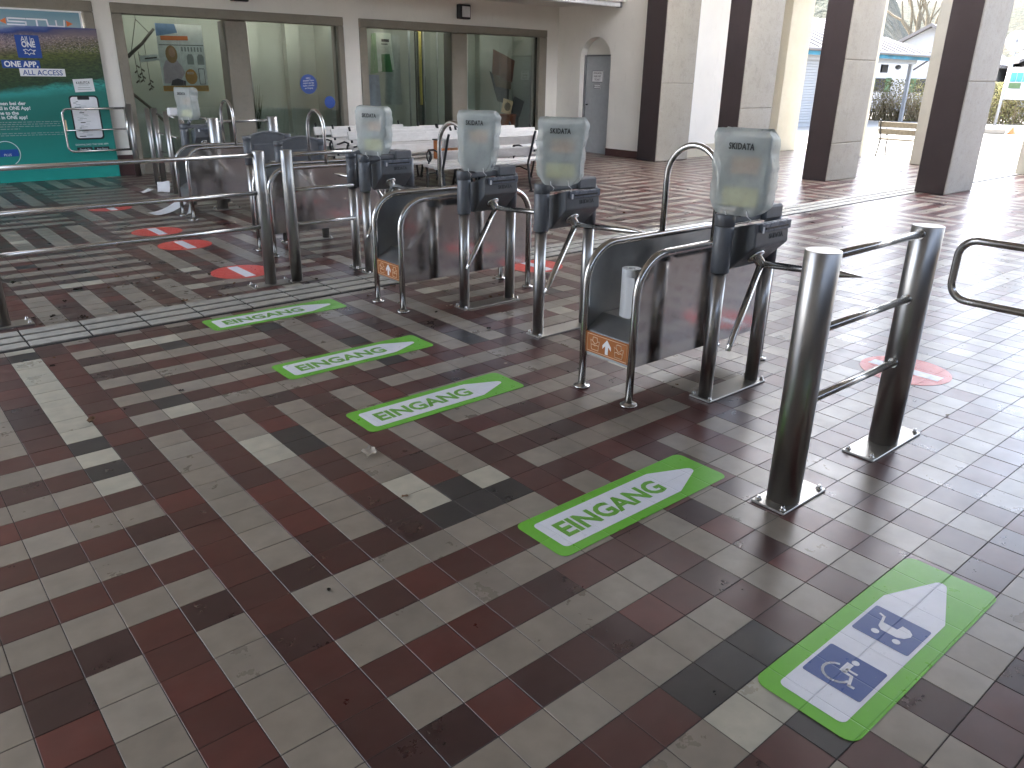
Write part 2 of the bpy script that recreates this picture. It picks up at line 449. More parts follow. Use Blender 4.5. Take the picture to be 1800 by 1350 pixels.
for i in range(int(FX0 / TPX), int(FX1 / TPX)):
    for j in range(int(-FY1 / TPY), int(-FY0 / TPY)):
        x0, x1 = i * TPX, (i + 1) * TPX; y1, y0 = -j * TPY, -(j + 1) * TPY
        if y0 < SY1 and y1 > SY0:
            if y1 > SY1 + 0.02: y0 = SY1 + 0.004
            elif y0 < SY0 - 0.02: y1 = SY0 - 0.004
            else: continue
        q = [pix((x, y, 0)) for x, y in ((x0, y0), (x1, y0), (x1, y1), (x0, y1))]
        area = 0
        if all(q):
            area = abs(sum(q[a][0] * q[(a + 1) % 4][1] - q[(a + 1) % 4][0] * q[a][1] for a in range(4))) / 2
            cx, cy = sum(t[0] for t in q) / 4, sum(t[1] for t in q) / 4
            if not (-10 < cx < 1810 and -10 < cy < 1360): area = area * 0.0
        full = abs((y1 - y0) - TPY) < 1e-6
        tiles.append((area if full else 0, i, j, x0, x1, y0, y1))
tiles.sort(reverse=True)
GAP, TH, CH = 0.0016, 0.012, 0.0006
tile_mesh = {}
for nm in ('tile_red', 'tile_grey', 'tile_beige', 'tile_black'):
    m = MB(); m.box((0, 0, -TH / 2), (TPX - 2 * GAP, TPY - 2 * GAP, TH), None, CH); me = m.mesh('tile'); me.materials.append(M[nm]); tile_mesh[nm] = me
for (ar, i, j, x0, x1, y0, y1) in tiles[:300]:
    o = link('tile', tile_mesh[tile_kind(i, j)], floor)
    o.location = ((x0 + x1) / 2, (y0 + y1) / 2, rt.uniform(-0.0006, 0.0004))
    o.rotation_euler = (rt.gauss(0, 0.0009), rt.gauss(0, 0.0009), rt.gauss(0, 0.001))
names = ['tile_red', 'tile_grey', 'tile_beige', 'tile_black']
vs, fs, mi = [], [], []
for (ar, i, j, x0, x1, y0, y1) in tiles[300:]:
    o = len(vs); zc = rt.uniform(-0.0006, 0.0004); tx, ty = rt.gauss(0, 0.0009), rt.gauss(0, 0.0009); cx, cy = (x0 + x1) / 2, (y0 + y1) / 2
    def zz(x, y): return zc + (x - cx) * tx + (y - cy) * ty
    a0, a1, b0, b1 = x0 + GAP, x1 - GAP, y0 + GAP, y1 - GAP
    for (x, y) in ((a0 + CH, b0 + CH), (a1 - CH, b0 + CH), (a1 - CH, b1 - CH), (a0 + CH, b1 - CH)): vs.append((x, y, zz(x, y)))
    for (x, y) in ((a0, b0), (a1, b0), (a1, b1), (a0, b1)): vs.append((x, y, zz(x, y) - CH))
    for (x, y) in ((a0, b0), (a1, b0), (a1, b1), (a0, b1)): vs.append((x, y, -0.009))
    fs.append((o, o + 1, o + 2, o + 3))
    for a in range(4):
        b = (a + 1) % 4
        fs.append((o + 4 + a, o + 4 + b, o + b, o + a)); fs.append((o + 8 + a, o + 8 + b, o + 4 + b, o + 4 + a))
    mi += [names.index(tile_kind(i, j))] * 9
me = bpy.data.meshes.new('tile_field'); me.from_pydata(vs, [], fs); me.polygons.foreach_set('material_index', mi)
for nm in names: me.materials.append(M[nm])
me.update(); o = link('tile_field', me, floor); o['kind'] = 'stuff'

# tactile guide strip: plates with three raised ribs each
simple('rib_white', (0.37, 0.355, 0.31), 0.55, var=0.18, scale=14)
simple('strip_dark', (0.045, 0.042, 0.038), 0.8, var=0.3)
strip = struct('guide_strip', (0, (SY0 + SY1) / 2, 0))
m = MB(); m.box((0, 0, -0.005), (0.352, SY1 - SY0 - 0.012, 0.014)); plate_me = m.mesh('plate'); plate_me.materials.append(M['strip_dark'])
m = MB(); m.box((0, 0, 0.0055), (0.344, 0.104, 0.009), None, 0.004); rib_me = m.mesh('rib'); rib_me.materials.append(M['rib_white'])
for q in range(58):
    x = -2.49 + 0.3545 * q + 0.177
    if x > FX1 - 0.3: break
    pl = link('plate', plate_me, strip); pl.location = (x, 0, 0)
    for y in (-0.138, 0.0, 0.138):
        r_ = link('rib', rib_me, pl); r_.location = (0, y, 0)

# kerb and edge of the paved hall
m = MB(); m.box((17.45, 3.5, -0.045), (0.28, 16.2, 0.10), None, 0.01); tag(m.build('kerb', 'concrete_cream'), kind='structure')

# ------------------------------------------------------------------ roof
ceil = struct('ceiling', (0, 0, 3.0))
HZ = 5.2
for nm, x0, x1, y0, y1, z in (('shop_soffit', -5.2, 12.3, 9.6, 11.6, 3.0), ('hall_slab', -5.2, 12.5, -8.2, 1.2, HZ), ('shop_slab', -5.2, 8.9, 1.205, 7.2, HZ), ('bench_slab', -5.2, 10.2, 7.205, 11.5, HZ), ('portico_slab', 12.205, 17.9, 6.2, 13.6, HZ)):  # edges and gaps of the unseen high slabs shaped by the daylight wanted
    m = MB(); m.box(((x0 + x1) / 2, (y0 + y1) / 2, z + 0.155), (x1 - x0, y1 - y0, 0.30)); m.build(nm, 'plaster_white' if nm == 'shop_soffit' else 'ceiling_paint', ceil, True)
for y_ in (2.93, 4.86):
    m = MB(); m.box((15.0, y_, HZ + 0.16), (5.5, 0.30, 0.30)); m.build('beam', 'concrete_frame', ceil, True)
k = NB('light_diffuser'); k.t.nodes.remove(k.b); tl = k.n('ShaderNodeBsdfTranslucent'); tl.inputs[0].default_value = (0.86, 0.87, 0.88, 1); k.l(tl.outputs[0], k.out.inputs[0]); M['light_diffuser'] = k.m
m = MB(); m.box((10.57, 4.2, HZ + 0.16), (3.30, 5.96, 0.012)); m.build('added_skylight', 'light_diffuser', ceil, True)  # unseen frosted pane, added to brighten the far floor with soft daylight
m = MB(); m.box((11.22, 8.4, HZ + 0.155), (2.03, 2.43, 0.30)); m.build('niche_slab', 'ceiling_paint', ceil, True)  # unseen cover keeping the added top light off the niche wall
m = MB(); m.box((3.55, 9.66, (3.3 + HZ) / 2), (17.5, 0.12, HZ - 3.3)); m.build('fascia', 'plaster_white', ceil, True)
rear = thing('rear_wall', 'unseen white wall behind the camera, sized to limit light in the hall', 'wall', (-5, -2, 0))
m = MB(); m.box((-5.1, -3.1, HZ / 2), (0.2, 10.2, HZ)); m.build('plaster', 'plaster_white', rear, True)  # added out of view; its open end sets how much light enters
side = thing('side_wall', 'unseen dark brown wall right of the camera, sized to block light', 'wall', (2, -8.1, 0))
m = MB(); m.box((8.5, -8.1, 2.1), (27.0, 0.2, 4.2)); m.build('light_blocker', 'blocker_brown', side, True)  # length, height and dark tone chosen to block light and darken reflections
# ------------------------------------------------------------------ shop wall
WY = 11.56
wall = thing('shop_wall', 'white plastered wall with concrete framed display windows behind the barriers', 'wall', (4, WY, 0))
def wbox(m, x0, x1, z0, z1, y0=WY, y1=WY + 0.30): m.box(((x0 + x1) / 2, (y0 + y1) / 2, (z0 + z1) / 2), (x1 - x0, y1 - y0, z1 - z0)); return m
m = MB(); wbox(m, -9, 12.3, 2.52, 3.02); wbox(m, 2.78, 3.03, 0.32, 2.52); wbox(m, 6.94, 7.26, 0.32, 2.52); wbox(m, 11.95, 12.3, 0.32, 2.52); wbox(m, -9, -0.4, 0.32, 2.52)
m.build('plaster', 'plaster_white', wall, True)
m = MB()
for x0, x1 in ((2.78, 3.03), (6.94, 7.26), (11.95, 12.3), (-9, -0.4)): wbox(m, x0, x1, 0.0, 0.32, WY - 0.012)
m.build('skirting', 'skirting', wall, True)
OPEN = [(-0.4, 2.78, 0.22, 0.14), (3.03, 6.94, 0.15, 0.11), (7.26, 11.95, 0.16, 0.22)]
frames = []
for (x0, x1, wl, wr) in OPEN:
    m = MB(); yf = WY - 0.025
    m.box(((x0 + x1) / 2, yf + 0.15, 2.45), (x1 - x0, 0.30, 0.145), None, 0.012)
    m.box((x0 + wl / 2, yf + 0.15, 1.1875), (wl, 0.296, 2.375), None, 0.012)
    m.box((x1 - wr / 2, yf + 0.15, 1.1875), (wr, 0.296, 2.375), None, 0.012)
    m.box(((x0 + x1) / 2, yf + 0.16, 0.11), (x1 - x0 - wl - wr - 0.002, 0.27, 0.22), None, 0.01)
    frames.append(m.build('window_frame', 'concrete_frame', wall, True))
GY = WY + 0.07
for fr_, panes, pil in ((frames[1], ((3.18, 4.0), (4.0, 4.77), (5.17, 6.05), (6.05, 6.83)), (4.77, 5.17)), (frames[2], ((7.42, 8.56), (8.56, 9.41), (9.82, 10.68), (10.68, 11.73)), (9.41, 9.82))):
    for (a, b) in panes:
        m = MB(); m.box(((a + b) / 2, GY, 1.2975), (b - a - 0.006, 0.008, 2.155)); m.build('pane', 'shop_glass', fr_, True)
    m = MB(); m.box(((pil[0] + pil[1]) / 2, GY + 0.15, 1.2975), (pil[1] - pil[0] - 0.004, 0.29, 2.155), None, 0.02); m.build('pillar', 'concrete_frame', fr_, True)
# display rooms behind the glass
room = thing('display_room', 'pale green walled display room behind the shop windows', 'room', (7, 12.4, 0))
for (x0, x1) in ((3.02, 6.96), (7.25, 11.97)):
    m = MB(); y0, y1 = WY + 0.302, 12.75
    m.box(((x0 + x1) / 2, y1 + 0.05, 1.3), (x1 - x0 + 0.2, 0.1, 2.9)); m.box((x0 - 0.03, (y0 + y1) / 2, 1.3), (0.06, y1 - y0, 2.9)); m.box((x1 + 0.03, (y0 + y1) / 2, 1.3), (0.06, y1 - y0, 2.9))
    yc_ = 12.10 if x0 < 5 else 11.99; m.box(((x0 + x1) / 2, (yc_ + y1) / 2, 2.72), (x1 - x0, y1 - yc_, 0.06)); m.build('room_wall', 'plaster_room', room, True)  # ceiling stops short: slot added so daylight brightens the room
    m = MB(); m.box(((x0 + x1) / 2, (y0 + y1) / 2, 0.12), (x1 - x0, y1 - y0, 0.06)); m.build('room_floor', 'bench_weathered', room, True)
for x in (5.62, 6.42, 7.98, 11.0):
    m = MB(); m.box((x, 12.66, 1.4), (0.26, 0.16, 2.5)); m.build('pilaster', 'plaster_room', room, True)

# wall across the end of the hall with an arched door niche
EX = 12.30
wall2 = thing('niche_wall', 'short white wall with an arched door niche left of the columns', 'wall', (EX, 10.2, 0))
m = MB(); arch = []
NY0, NY1, NZ = 9.93, 10.83, 1.98
N = 14
for q in range(N + 1):
    t = math.pi * q / N; arch.append((NY1 - (NY1 - NY0) / 2 * (1 - math.cos(t)), NZ + 0.40 * math.sin(t)))
def yzp(m, poly, x0, x1): m.prism([(x0, y, z) for y, z in poly], (x1 - x0, 0, 0))
yzp(m, [(8.86, 0.15), (NY0, 0.15), (NY0, HZ), (8.86, HZ)], EX, EX + 0.25)
yzp(m, [(NY1, 0.15), (WY, 0.15), (WY, 3.02), (NY1, 3.02)], EX, EX + 0.25)
for q in range(N): yzp(m, [arch[q], arch[q + 1], (arch[q + 1][0], 3.02), (arch[q][0], 3.02)], EX, EX + 0.25)
m.box((EX + 0.22, (NY0 + NY1) / 2, 2.2), (0.06, NY1 - NY0 - 0.002, 0.42)); m.build('plaster', 'plaster_white', wall2, True)
m = MB(); m.box((EX + 0.115, 9.395, 0.075), (0.26, 1.07, 0.15)); m.box((EX + 0.115, 11.195, 0.075), (0.26, 0.73, 0.15)); m.build('skirting', 'skirting', wall2, True)
simple('door_paint', (0.40, 0.42, 0.44), 0.5, var=0.05)
door = thing('niche_door', 'grey metal door with two notices standing in the arched niche', 'door', (EX + 0.17, 10.38, 0))
m = MB(); m.box((EX + 0.17, 10.39, 1.0), (0.04, 0.78, 2.0), None, 0.004); m.build('leaf', 'door_paint', door, True)
m = MB(); m.box((EX + 0.155, 9.965, 1.01), (0.06, 0.06, 2.04)); m.box((EX + 0.155, 10.805, 1.01), (0.06, 0.045, 2.04)); m.box((EX + 0.155, 10.385, 2.02), (0.06, 0.78, 0.035)); m.build('door_frame', 'grey_cast_light', door, True)
for (y, z, w, h, lines) in ((10.43, 1.60, 0.34, 0.24, ['EINGANG', 'NUR MIT', 'TICKET']), (10.43, 1.40, 0.20, 0.10, ['KASSA'])):
    m = MB(); m.box((EX + 0.146, y, z), (0.004, w, h)); nt_ = m.build('notice', 'print_white', door, True)
    m = MB()
    for (yy, zz, a, b) in ((y, z + h / 2 - 0.007, w - 0.01, 0.010), (y, z - h / 2 + 0.007, w - 0.01, 0.010), (y - w / 2 + 0.007, z, 0.010, h - 0.03), (y + w / 2 - 0.007, z, 0.010, h - 0.03)): m.box((EX + 0.143, yy, zz), (0.002, a, b))
    m.build('notice_border', 'print_black', nt_, True)
    for q, tx in enumerate(lines): put_text(nt_, tx, 0.055, 'print_black', (EX + 0.142, y, z + h / 2 - 0.07 - 0.065 * q), (0, -1, 0), (0, 0, 1), align='CENTER')
m = MB(); m.cyl((EX + 0.15, 10.70, 1.02), (EX + 0.10, 10.70, 1.02), 0.014, 10); m.build('door_handle', 'dark', door, True)

# ------------------------------------------------------------------ columns
def column(name, x0, x1, yc, label, mat='concrete_column', w=0.46, group=None, cuts=(0.78, 1.72)):
    c = thing(name, label, 'column', ((x0 + x1) / 2, yc, 0), 0, group)
    zs = [0.0] + list(cuts) + [HZ]
    for a, b in zip(zs, zs[1:]):
        m = MB(); m.box(((x0 + x1) / 2, yc, (a + b) / 2), (x1 - x0, w, b - a - (0.006 if b < HZ else 0)), None, 0.012); m.build('block', mat, c, True)
    m = MB(); m.box(((x0 + x1) / 2, yc, HZ / 2), (x1 - x0 - 0.02, w - 0.02, HZ - 0.04)); m.build('core', 'concrete_frame', c, True)
    m = MB(); m.box((x0 - 0.004, yc, HZ / 2), (0.008, w - 0.03, HZ - 0.01)); m.build('shade_painted_face', 'maroon_shade_paint', c, True)  # thin dark skin: shade of the inward side put into its colour
    return c
CG = 'columns along the inner side of the portico'
column('column', 12.12, 13.14, 8.62, 'grey concrete column ending the white niche wall', w=0.52, group=CG, cuts=(1.5,))
column('column', 12.12, 13.14, 6.72, 'grey concrete column seen just behind the nearest bagged turnstile', group=CG, cuts=(1.1,))
column('column', 12.12, 13.14, 4.86, 'grey concrete column left of the plaza bench', group=CG, cuts=(0.62, 1.92))
column('column', 12.12, 13.14, 2.93, 'grey concrete column between plaza bench and sign post', group=CG, cuts=(1.62,))
BG = 'cream columns along the outer edge of the portico'
for y, lb in ((8.62, 'cream rendered column at the far end of the white portico wall'), (6.90, 'cream rendered column showing as a thin strip left of the plaza bench'), (5.0, 'cream rendered column hiding the right end of the plaza bench'), (3.0, 'cream rendered column at the right edge of the photo')):
    c = thing('outer_column', lb, 'column', (16.9, y, 0), 0, BG)
    m = MB(); m.box((16.95, y, HZ / 2), (0.9, 0.42, HZ), None, 0.01); m.build('shaft', 'concrete_cream', c, True)
wall3 = thing('portico_wall', 'white plastered wall closing the portico between two columns', 'wall', (14.8, 8.7, 0))
m = MB(); m.box((14.82, 8.74, HZ / 2), (3.34, 0.24, HZ)); m.build('plaster', 'plaster_white', wall3, True)
m = MB(); m.box((14.82, 8.612, 0.13), (3.34, 0.02, 0.26)); m.build('skirting', 'concrete_cream', wall3, True)

# ================================================================== BARRIERS
RB = 8                                    # bend steps
def bolt(m, x, y, z): m.rev((x, y, z), (0, 0, 1), [(0, 0.013), (0.004, 0.013), (0.0045, 0.008), (0.016, 0.008), (0.019, 0.005)], 10)
# ---- thick post pairs
def post_pair(label, xs, yc, r=0.065, h=1.03, plates=True, z_rails=(1.0, 0.715, 0.42), gap=None):
    t = thing('post_barrier', label, 'barrier', ((xs[0] + xs[1]) / 2, yc, 0))
    for i, x in enumerate(xs):
        m = MB(); m.cyl((x, yc, 0.010), (x, yc, h), r, 40, bev=0.002); po = m.build('post', 'steel', t, True)
        if plates:
            a, b = (x - 0.115, x + 0.205) if i == 0 else (x - 0.245, x + 0.235)
            m = MB(); m.box(((a + b) / 2, yc, 0.006), (b - a, 0.150, 0.010), None, 0.002); m.build('base_plate', 'steel_plate', t, True)
            for bx in (a + 0.022, b - 0.022):
                for by in (yc - 0.055, yc + 0.055):
                    m = MB(); bolt(m, bx, by, 0.011); m.build('bolt', 'steel_tube', t, True)
    for z in z_rails:
        m = MB(); m.cyl((xs[0] + r * 0.9, yc, z), (xs[1] - r * 0.9, yc, z), 0.0165, 16); ra = m.build('rail', 'steel_tube', t, True)
        for x, d in ((xs[0] + r - 0.004, 1), (xs[1] - r + 0.004, -1)):
            m = MB(); m.cyl((x, yc, z), (x + d * 0.014, yc, z), 0.0225, 16); m.build('rail_collar', 'steel_tube', ra, True)
    return t
post_pair('pair of thick brushed steel posts joined by three rails, nearest to the camera', (1.985, 2.845), -0.838)
post_pair('pair of thick steel posts joined by rails behind the far left divider', (2.89, 3.63), 7.50, h=1.07, z_rails=(1.03, 0.7, 0.4))

# ---- slim fence
def fence(label, xs, yc, r, z_rails, h=1.035, plates=True, x_end=None):
    t = thing('rail_fence', label, 'fence', ((xs[0] + xs[-1]) / 2, yc, 0))
    for x in xs:
        m = MB(); m.cyl((x, yc, 0.01), (x, yc, h), r, 32, bev=0.002); m.build('post', 'steel', t, True)
        if plates:
            m = MB(); m.box((x, yc, 0.006), (0.34, 0.15, 0.010), None, 0.002); m.build('base_plate', 'steel_plate', t, True)
            for bx in (x - 0.145, x + 0.145):
                for by in (yc - 0.052, yc + 0.052):
                    m = MB(); bolt(m, bx, by, 0.011); m.build('bolt', 'steel_tube', t, True)
    e = x_end if x_end is not None else xs[-1] - r * 0.9
    for z in z_rails:
        m = MB(); m.cyl((xs[0] + r * 0.9, yc, z), (e, yc, z), 0.0165, 16); m.build('rail', 'steel_tube', t, True)
    return t
fence('steel fence with three long rails at the left edge of the photo', (-0.06, 1.800), 3.675, 0.045, (1.005, 0.725, 0.465))
fence('short steel fence between the slim post and the leftmost front turnstile', (2.015,), 3.655, 0.045, (1.0, 0.73, 0.46), plates=False, x_end=2.58)

# ---- turnstiles (arms to local -y, front leg at the origin)
def make_turnstile(label, entry=True):
    t = thing('turnstile', label, 'turnstile')
    t['group'] = 'front turnstiles with bagged readers' if entry else 'exit turnstiles seen from the back'
    m = MB(); m.box((0.215, 0.0, 0.007), (0.52, 0.135, 0.010), None, 0.002); m.build('base_plate', 'steel_plate', t)
    for bx in (-0.028, 0.458):
        for by in (-0.052, 0.052):
            m = MB(); bolt(m, bx, by, 0.012); m.build('bolt', 'steel_tube', t)
    for x in (0.0, 0.43):
        m = MB(); m.cyl((x, 0, 0.012), (x, 0, 0.72), 0.0365, 28); m.build('leg', 'steel', t)
    m = MB(); m.rev((0, 0, 0.690), (0, 0, 1), [(0, 0.046), (0.004, 0.0475), (0.231, 0.0475), (0.233, 0.046)], 32); cl = m.build('housing', 'grey_cast', t)
    m = MB(); m.rev((0, 0, 0.924), (0, 0, 1), [(0, 0.0475), (0.001, 0.0495), (0.054, 0.0495), (0.060, 0.045)], 32); m.build('cap', 'grey_cast', cl)
    m = MB(); m.rev((0.43, 0, 0.690), (0, 0, 1), [(0, 0.043), (0.25, 0.043)], 24); cl2 = m.build('housing', 'grey_cast', t)
    if entry:
        m = MB(); m.box((0.16, 0.008, 0.953), (0.26, 0.066, 0.044), None, 0.008); m.box((0.355, 0.0, 0.965), (0.16, 0.10, 0.072), None, 0.010); m.build('top_beam', 'grey_cast_light', t)
    else:
        pts = []
        for q in range(13):
            u = q / 12; pts.append((0.43 * u, 0.02, 0.965 + 0.045 * math.sin(math.pi * u)))
        m = MB(); m.prism([(0.0, 0.012, 0.70)] + [(x, 0.012, z - 0.012) for x, y, z in pts] + [(0.43, 0.012, 0.70)], (0, 0.022, 0)); m.build('back_cover', 'grey_cast', t)
        m = MB(); m.tube(pts, 0.014, 8); m.build('cover_rim', 'grey_cast_light', t)
        m = MB(); m.rev((0.43, 0, 0.935), (0, 0, 1), [(0, 0.045), (0.04, 0.045)], 24); m.build('cap', 'grey_cast', cl2)
    # mechanism head
    prof = [(0.040, 0.895), (-0.122, 0.943), (-0.130, 0.826), (0.005, 0.690), (0.040, 0.690)]
    m = MB(); hd = MB(); hd.prism([(0.085, y, z) for y, z in prof], (0.30, 0, 0)); head = hd.build('head', 'grey_cast', t)
    bv = head.modifiers.new('edge', 'BEVEL'); bv.width = 0.009; bv.segments = 2; bv.limit_method = 'ANGLE'
    m = MB(); m.box((0.247, -0.131, 0.917), (0.262, 0.018, 0.044), None, 0.004); sl = m.build('ticket_slot', 'slot_trim', t)
    m = MB(); m.box((0.247, -0.1415, 0.914), (0.20, 0.004, 0.010)); m.build('slit', 'dark', sl)
    m = MB(); m.box((0.128, -0.1415, 0.908), (0.012, 0.004, 0.030)); m.build('slot_mark', 'print_white', sl)
    me = text_mesh('SKIDATA', 0.034, 'print_grey', offset=0.001, width=0.125); xf(me, frame_mat((0.205, -0.1290, 0.858), (1, 0, 0), (0, 0.062, 1))); link('lettering', me, t)
    n = Vector((0.0, -0.71, -0.705)).normalized(); hc = Vector((0.20, -0.070, 0.762))
    m = MB(); m.rev(hc - n * 0.01, n, [(0, 0.046), (0.018, 0.046), (0.022, 0.040), (0.024, 0.026), (0.075, 0.024), (0.080, 0.018)], 24); hub = m.build('hub', 'steel_tube', t)
    he = hc + n * 0.052
    for tip in (Vector((0.285, -0.600, 0.742)), Vector((-0.12, -0.185, 0.345))):
        d = (tip - he).normalized(); L = (tip - he).length
        m = MB(); o = len(m.v); m.tube([he, he + d * (L * 0.80), he + d * (L * 0.93), tip], [0.0175, 0.0175, 0.015, 0.013], 16)
        up_ = Vector((0, 0, 1)); w = d.cross(up_).normalized(); up_ = w.cross(d)
        for vtx in m.v:                     # flattened chisel tip
            s_ = (vtx - he).dot(d) / L
            if s_ > 0.81:
                kq = (vtx - he - d * (s_ * L)); fl = 1 - 0.75 * min(1, (s_ - 0.81) / 0.19)
                vtx -= up_ * kq.dot(up_) * (1 - fl)
        m.build('arm', 'steel_tube', t)
    if entry:
        m = MB(); m.cyl((0.05, -0.03, 0.975), (0.07, -0.05, 1.03), 0.022, 14); m.build('reader_stem', 'grey_cast', t)
    return t

FRONT = [(0.030, 'bagged turnstile nearest to the camera beside the thick posts', 12, -0.045), (1.385, 'second bagged turnstile from the thick posts, beside no divider', 33, -0.105),
         (2.190, 'third bagged turnstile from the thick posts, touching the rear divider', 30, -0.09), (3.545, 'bagged turnstile at the end of the short steel fence', 30, -0.085)]
t0 = make_turnstile(FRONT[0][1]); t0.location = (2.622, FRONT[0][0], 0)
for (y, lb, a, b) in FRONT[1:]:
    t = copy_tree(t0); t.location = (2.632, y, 0); t['label'] = lb
t = copy_tree(t0); t.location = (2.70, 7.98, 0); t['label'] = 'small bagged turnstile far back left, in front of the shop window'
te = make_turnstile('turnstile back with arched grey cover right behind the two slim posts', False); te.location = (3.05, 5.13, 0); te.rotation_euler.z = math.pi
t = copy_tree(te); t.location = (3.06, 5.90, 0); t['label'] = 'turnstile back with arched grey cover between the two left dividers'
t = copy_tree(te); t.location = (3.07, 3.77, 0); t['label'] = 'turnstile standing back to back with the leftmost front turnstile'

# ---- plastic bags over the readers
def make_bag(label, loc, yaw, seed, w=0.29, d=0.135, h=0.385, taper=0.10, full=True):
    rb = random.Random(seed); t = thing('plastic_bag', label, 'bag', loc, 0, 'plastic bags tied over the ticket readers')
    NA, NZ_ = 56, 26; vs = []
    ph = [rb.uniform(0, 6.28) for _ in range(8)]
    for k_ in range(NZ_ + 1):
        v = k_ / NZ_; z = h * v
        s_ = 1 - taper * (1 - v) ** 1.3
        if v < 0.18: s_ *= 0.72 + 0.28 * (v / 0.18) ** 0.6
        if v > 0.94: s_ *= 1 - 0.10 * ((v - 0.94) / 0.06)
        for i in range(NA):
            a = 2 * math.pi * i / NA; ca, sa = math.cos(a), math.sin(a)
            e = 0.20
            x = (abs(ca) ** e) * math.copysign(1, ca) * d / 2; y = (abs(sa) ** e) * math.copysign(1, sa) * w / 2
            edge = abs(sa) ** 6
            wob = 0.004 * math.sin(5 * v + ph[0] + 2 * a) + 0.0025 * math.sin(17 * v + ph[1] + 3 * a) + edge * (0.0035 * math.sin(23 * v + ph[2]) + 0.0022 * math.sin(51 * v + ph[3]))
            y2 = y * s_ + wob * sa + edge * 0.010 * math.sin(4.4 * v + ph[4]); x2 = x * (0.80 + 0.20 * s_) + wob * ca * 0.6 + 0.004 * math.sin(9 * v + ph[5] + y * 18)
            zz = z
            if v > 0.9: zz += 0.008 * math.sin(3 * a + ph[6]) * (v - 0.9) * 10 + 0.012 * (y / w) * (v - 0.9) * 10
            if v < 0.14: zz += (0.14 - v) * 0.35 * (0.06 * math.sin(2 * a + ph[7]) + abs(y) * 0.35)
            vs.append(Vector((x2, y2, zz)))
    fs = []
    for k_ in range(NZ_):
        for i in range(NA): fs.append((k_ * NA + i, k_ * NA + (i + 1) % NA, (k_ + 1) * NA + (i + 1) % NA, (k_ + 1) * NA + i))
    top = len(vs)
    for i in range(NA):                      # folded top seam
        q = vs[NZ_ * NA + i]; vs.append(Vector((q.x * 0.45, q.y * 0.93, h + 0.010 + rb.uniform(-0.004, 0.006))))
    for i in range(NA): fs.append((NZ_ * NA + i, NZ_ * NA + (i + 1) % NA, top + (i + 1) % NA, top + i))
    c_ = len(vs); vs.append(Vector((0, 0, h + 0.004)))
    for i in range(NA): fs.append((top + i, top + (i + 1) % NA, c_))
    m = MB(); m.add(vs, fs, True); rz = Matrix.Rotation(yaw, 3, 'Z'); m.v = [rz @ q for q in m.v]; bag = m.build('film', 'bag_plastic', t)
    # reader inside
    m = MB(); m.box(rz @ Vector((0.016, 0, h * 0.50)), (d * 0.42, w * 0.80, h * 0.86), rz, 0.012); rd = m.build('reader', 'reader_grey', t)
    m = MB(); m.box(rz @ Vector((-d * 0.20 + 0.0135, -0.008, h * 0.60)), (0.006, w * 0.46, h * 0.20), rz); m.build('display', 'reader_pink', rd)
    if full:
        m = MB(); m.box(rz @ Vector((-d * 0.20 + 0.0125, 0, h * 0.21)), (0.010, w * 0.60, h * 0.24), rz, 0.006); m.build('card_field', 'reader_yellow', rd)
    me = text_mesh('SKIDATA', 0.040, 'print_black', offset=0.0012, width=0.125, spacing=1.1)
    fwd = rz @ Vector((-1, 0, 0)); rt_ = rz @ Vector((0, -1, 0))
    xf(me, frame_mat(fwd * (d / 2 + 0.0105) + rt_ * (-0.058) + Vector((0, 0, h * 0.80)), rt_, (0, 0, 1))); link('lettering', me, t)
    # tie strings at the mouth
    for sy in (-0.06, 0.05):
        b0 = rz @ Vector((-d / 2 + 0.005, sy, 0.03)); m = MB()
        m.tube([b0, b0 + Vector((-0.006, -0.012, -0.028)), b0 + Vector((0.004, -0.03, -0.045)), b0 + Vector((0.012, -0.012, -0.062))], 0.0022, 6); m.build('string', 'print_white', t)
    return t
BL = ['cloudy bag on the turnstile nearest to the camera', 'cloudy bag on the second turnstile from the thick posts', 'cloudy bag on the third turnstile from the thick posts', 'cloudy bag on the turnstile at the end of the short fence']
for q, ((y, lb, a, oy), bl) in enumerate(zip(FRONT, BL)):
    make_bag(bl, (2.69 if q else 2.665, y + oy, 0.985), rad(a), 11 + q, w=(0.295, 0.30, 0.275, 0.265)[q], h=(0.385, 0.375, 0.38, 0.36)[q], taper=(0.06, 0.16, 0.16, 0.05)[q], full=(q != 2))
make_bag('small cloudy bag on the far back left turnstile', (2.76, 7.93, 1.03), rad(25), 29, w=0.27, h=0.36)

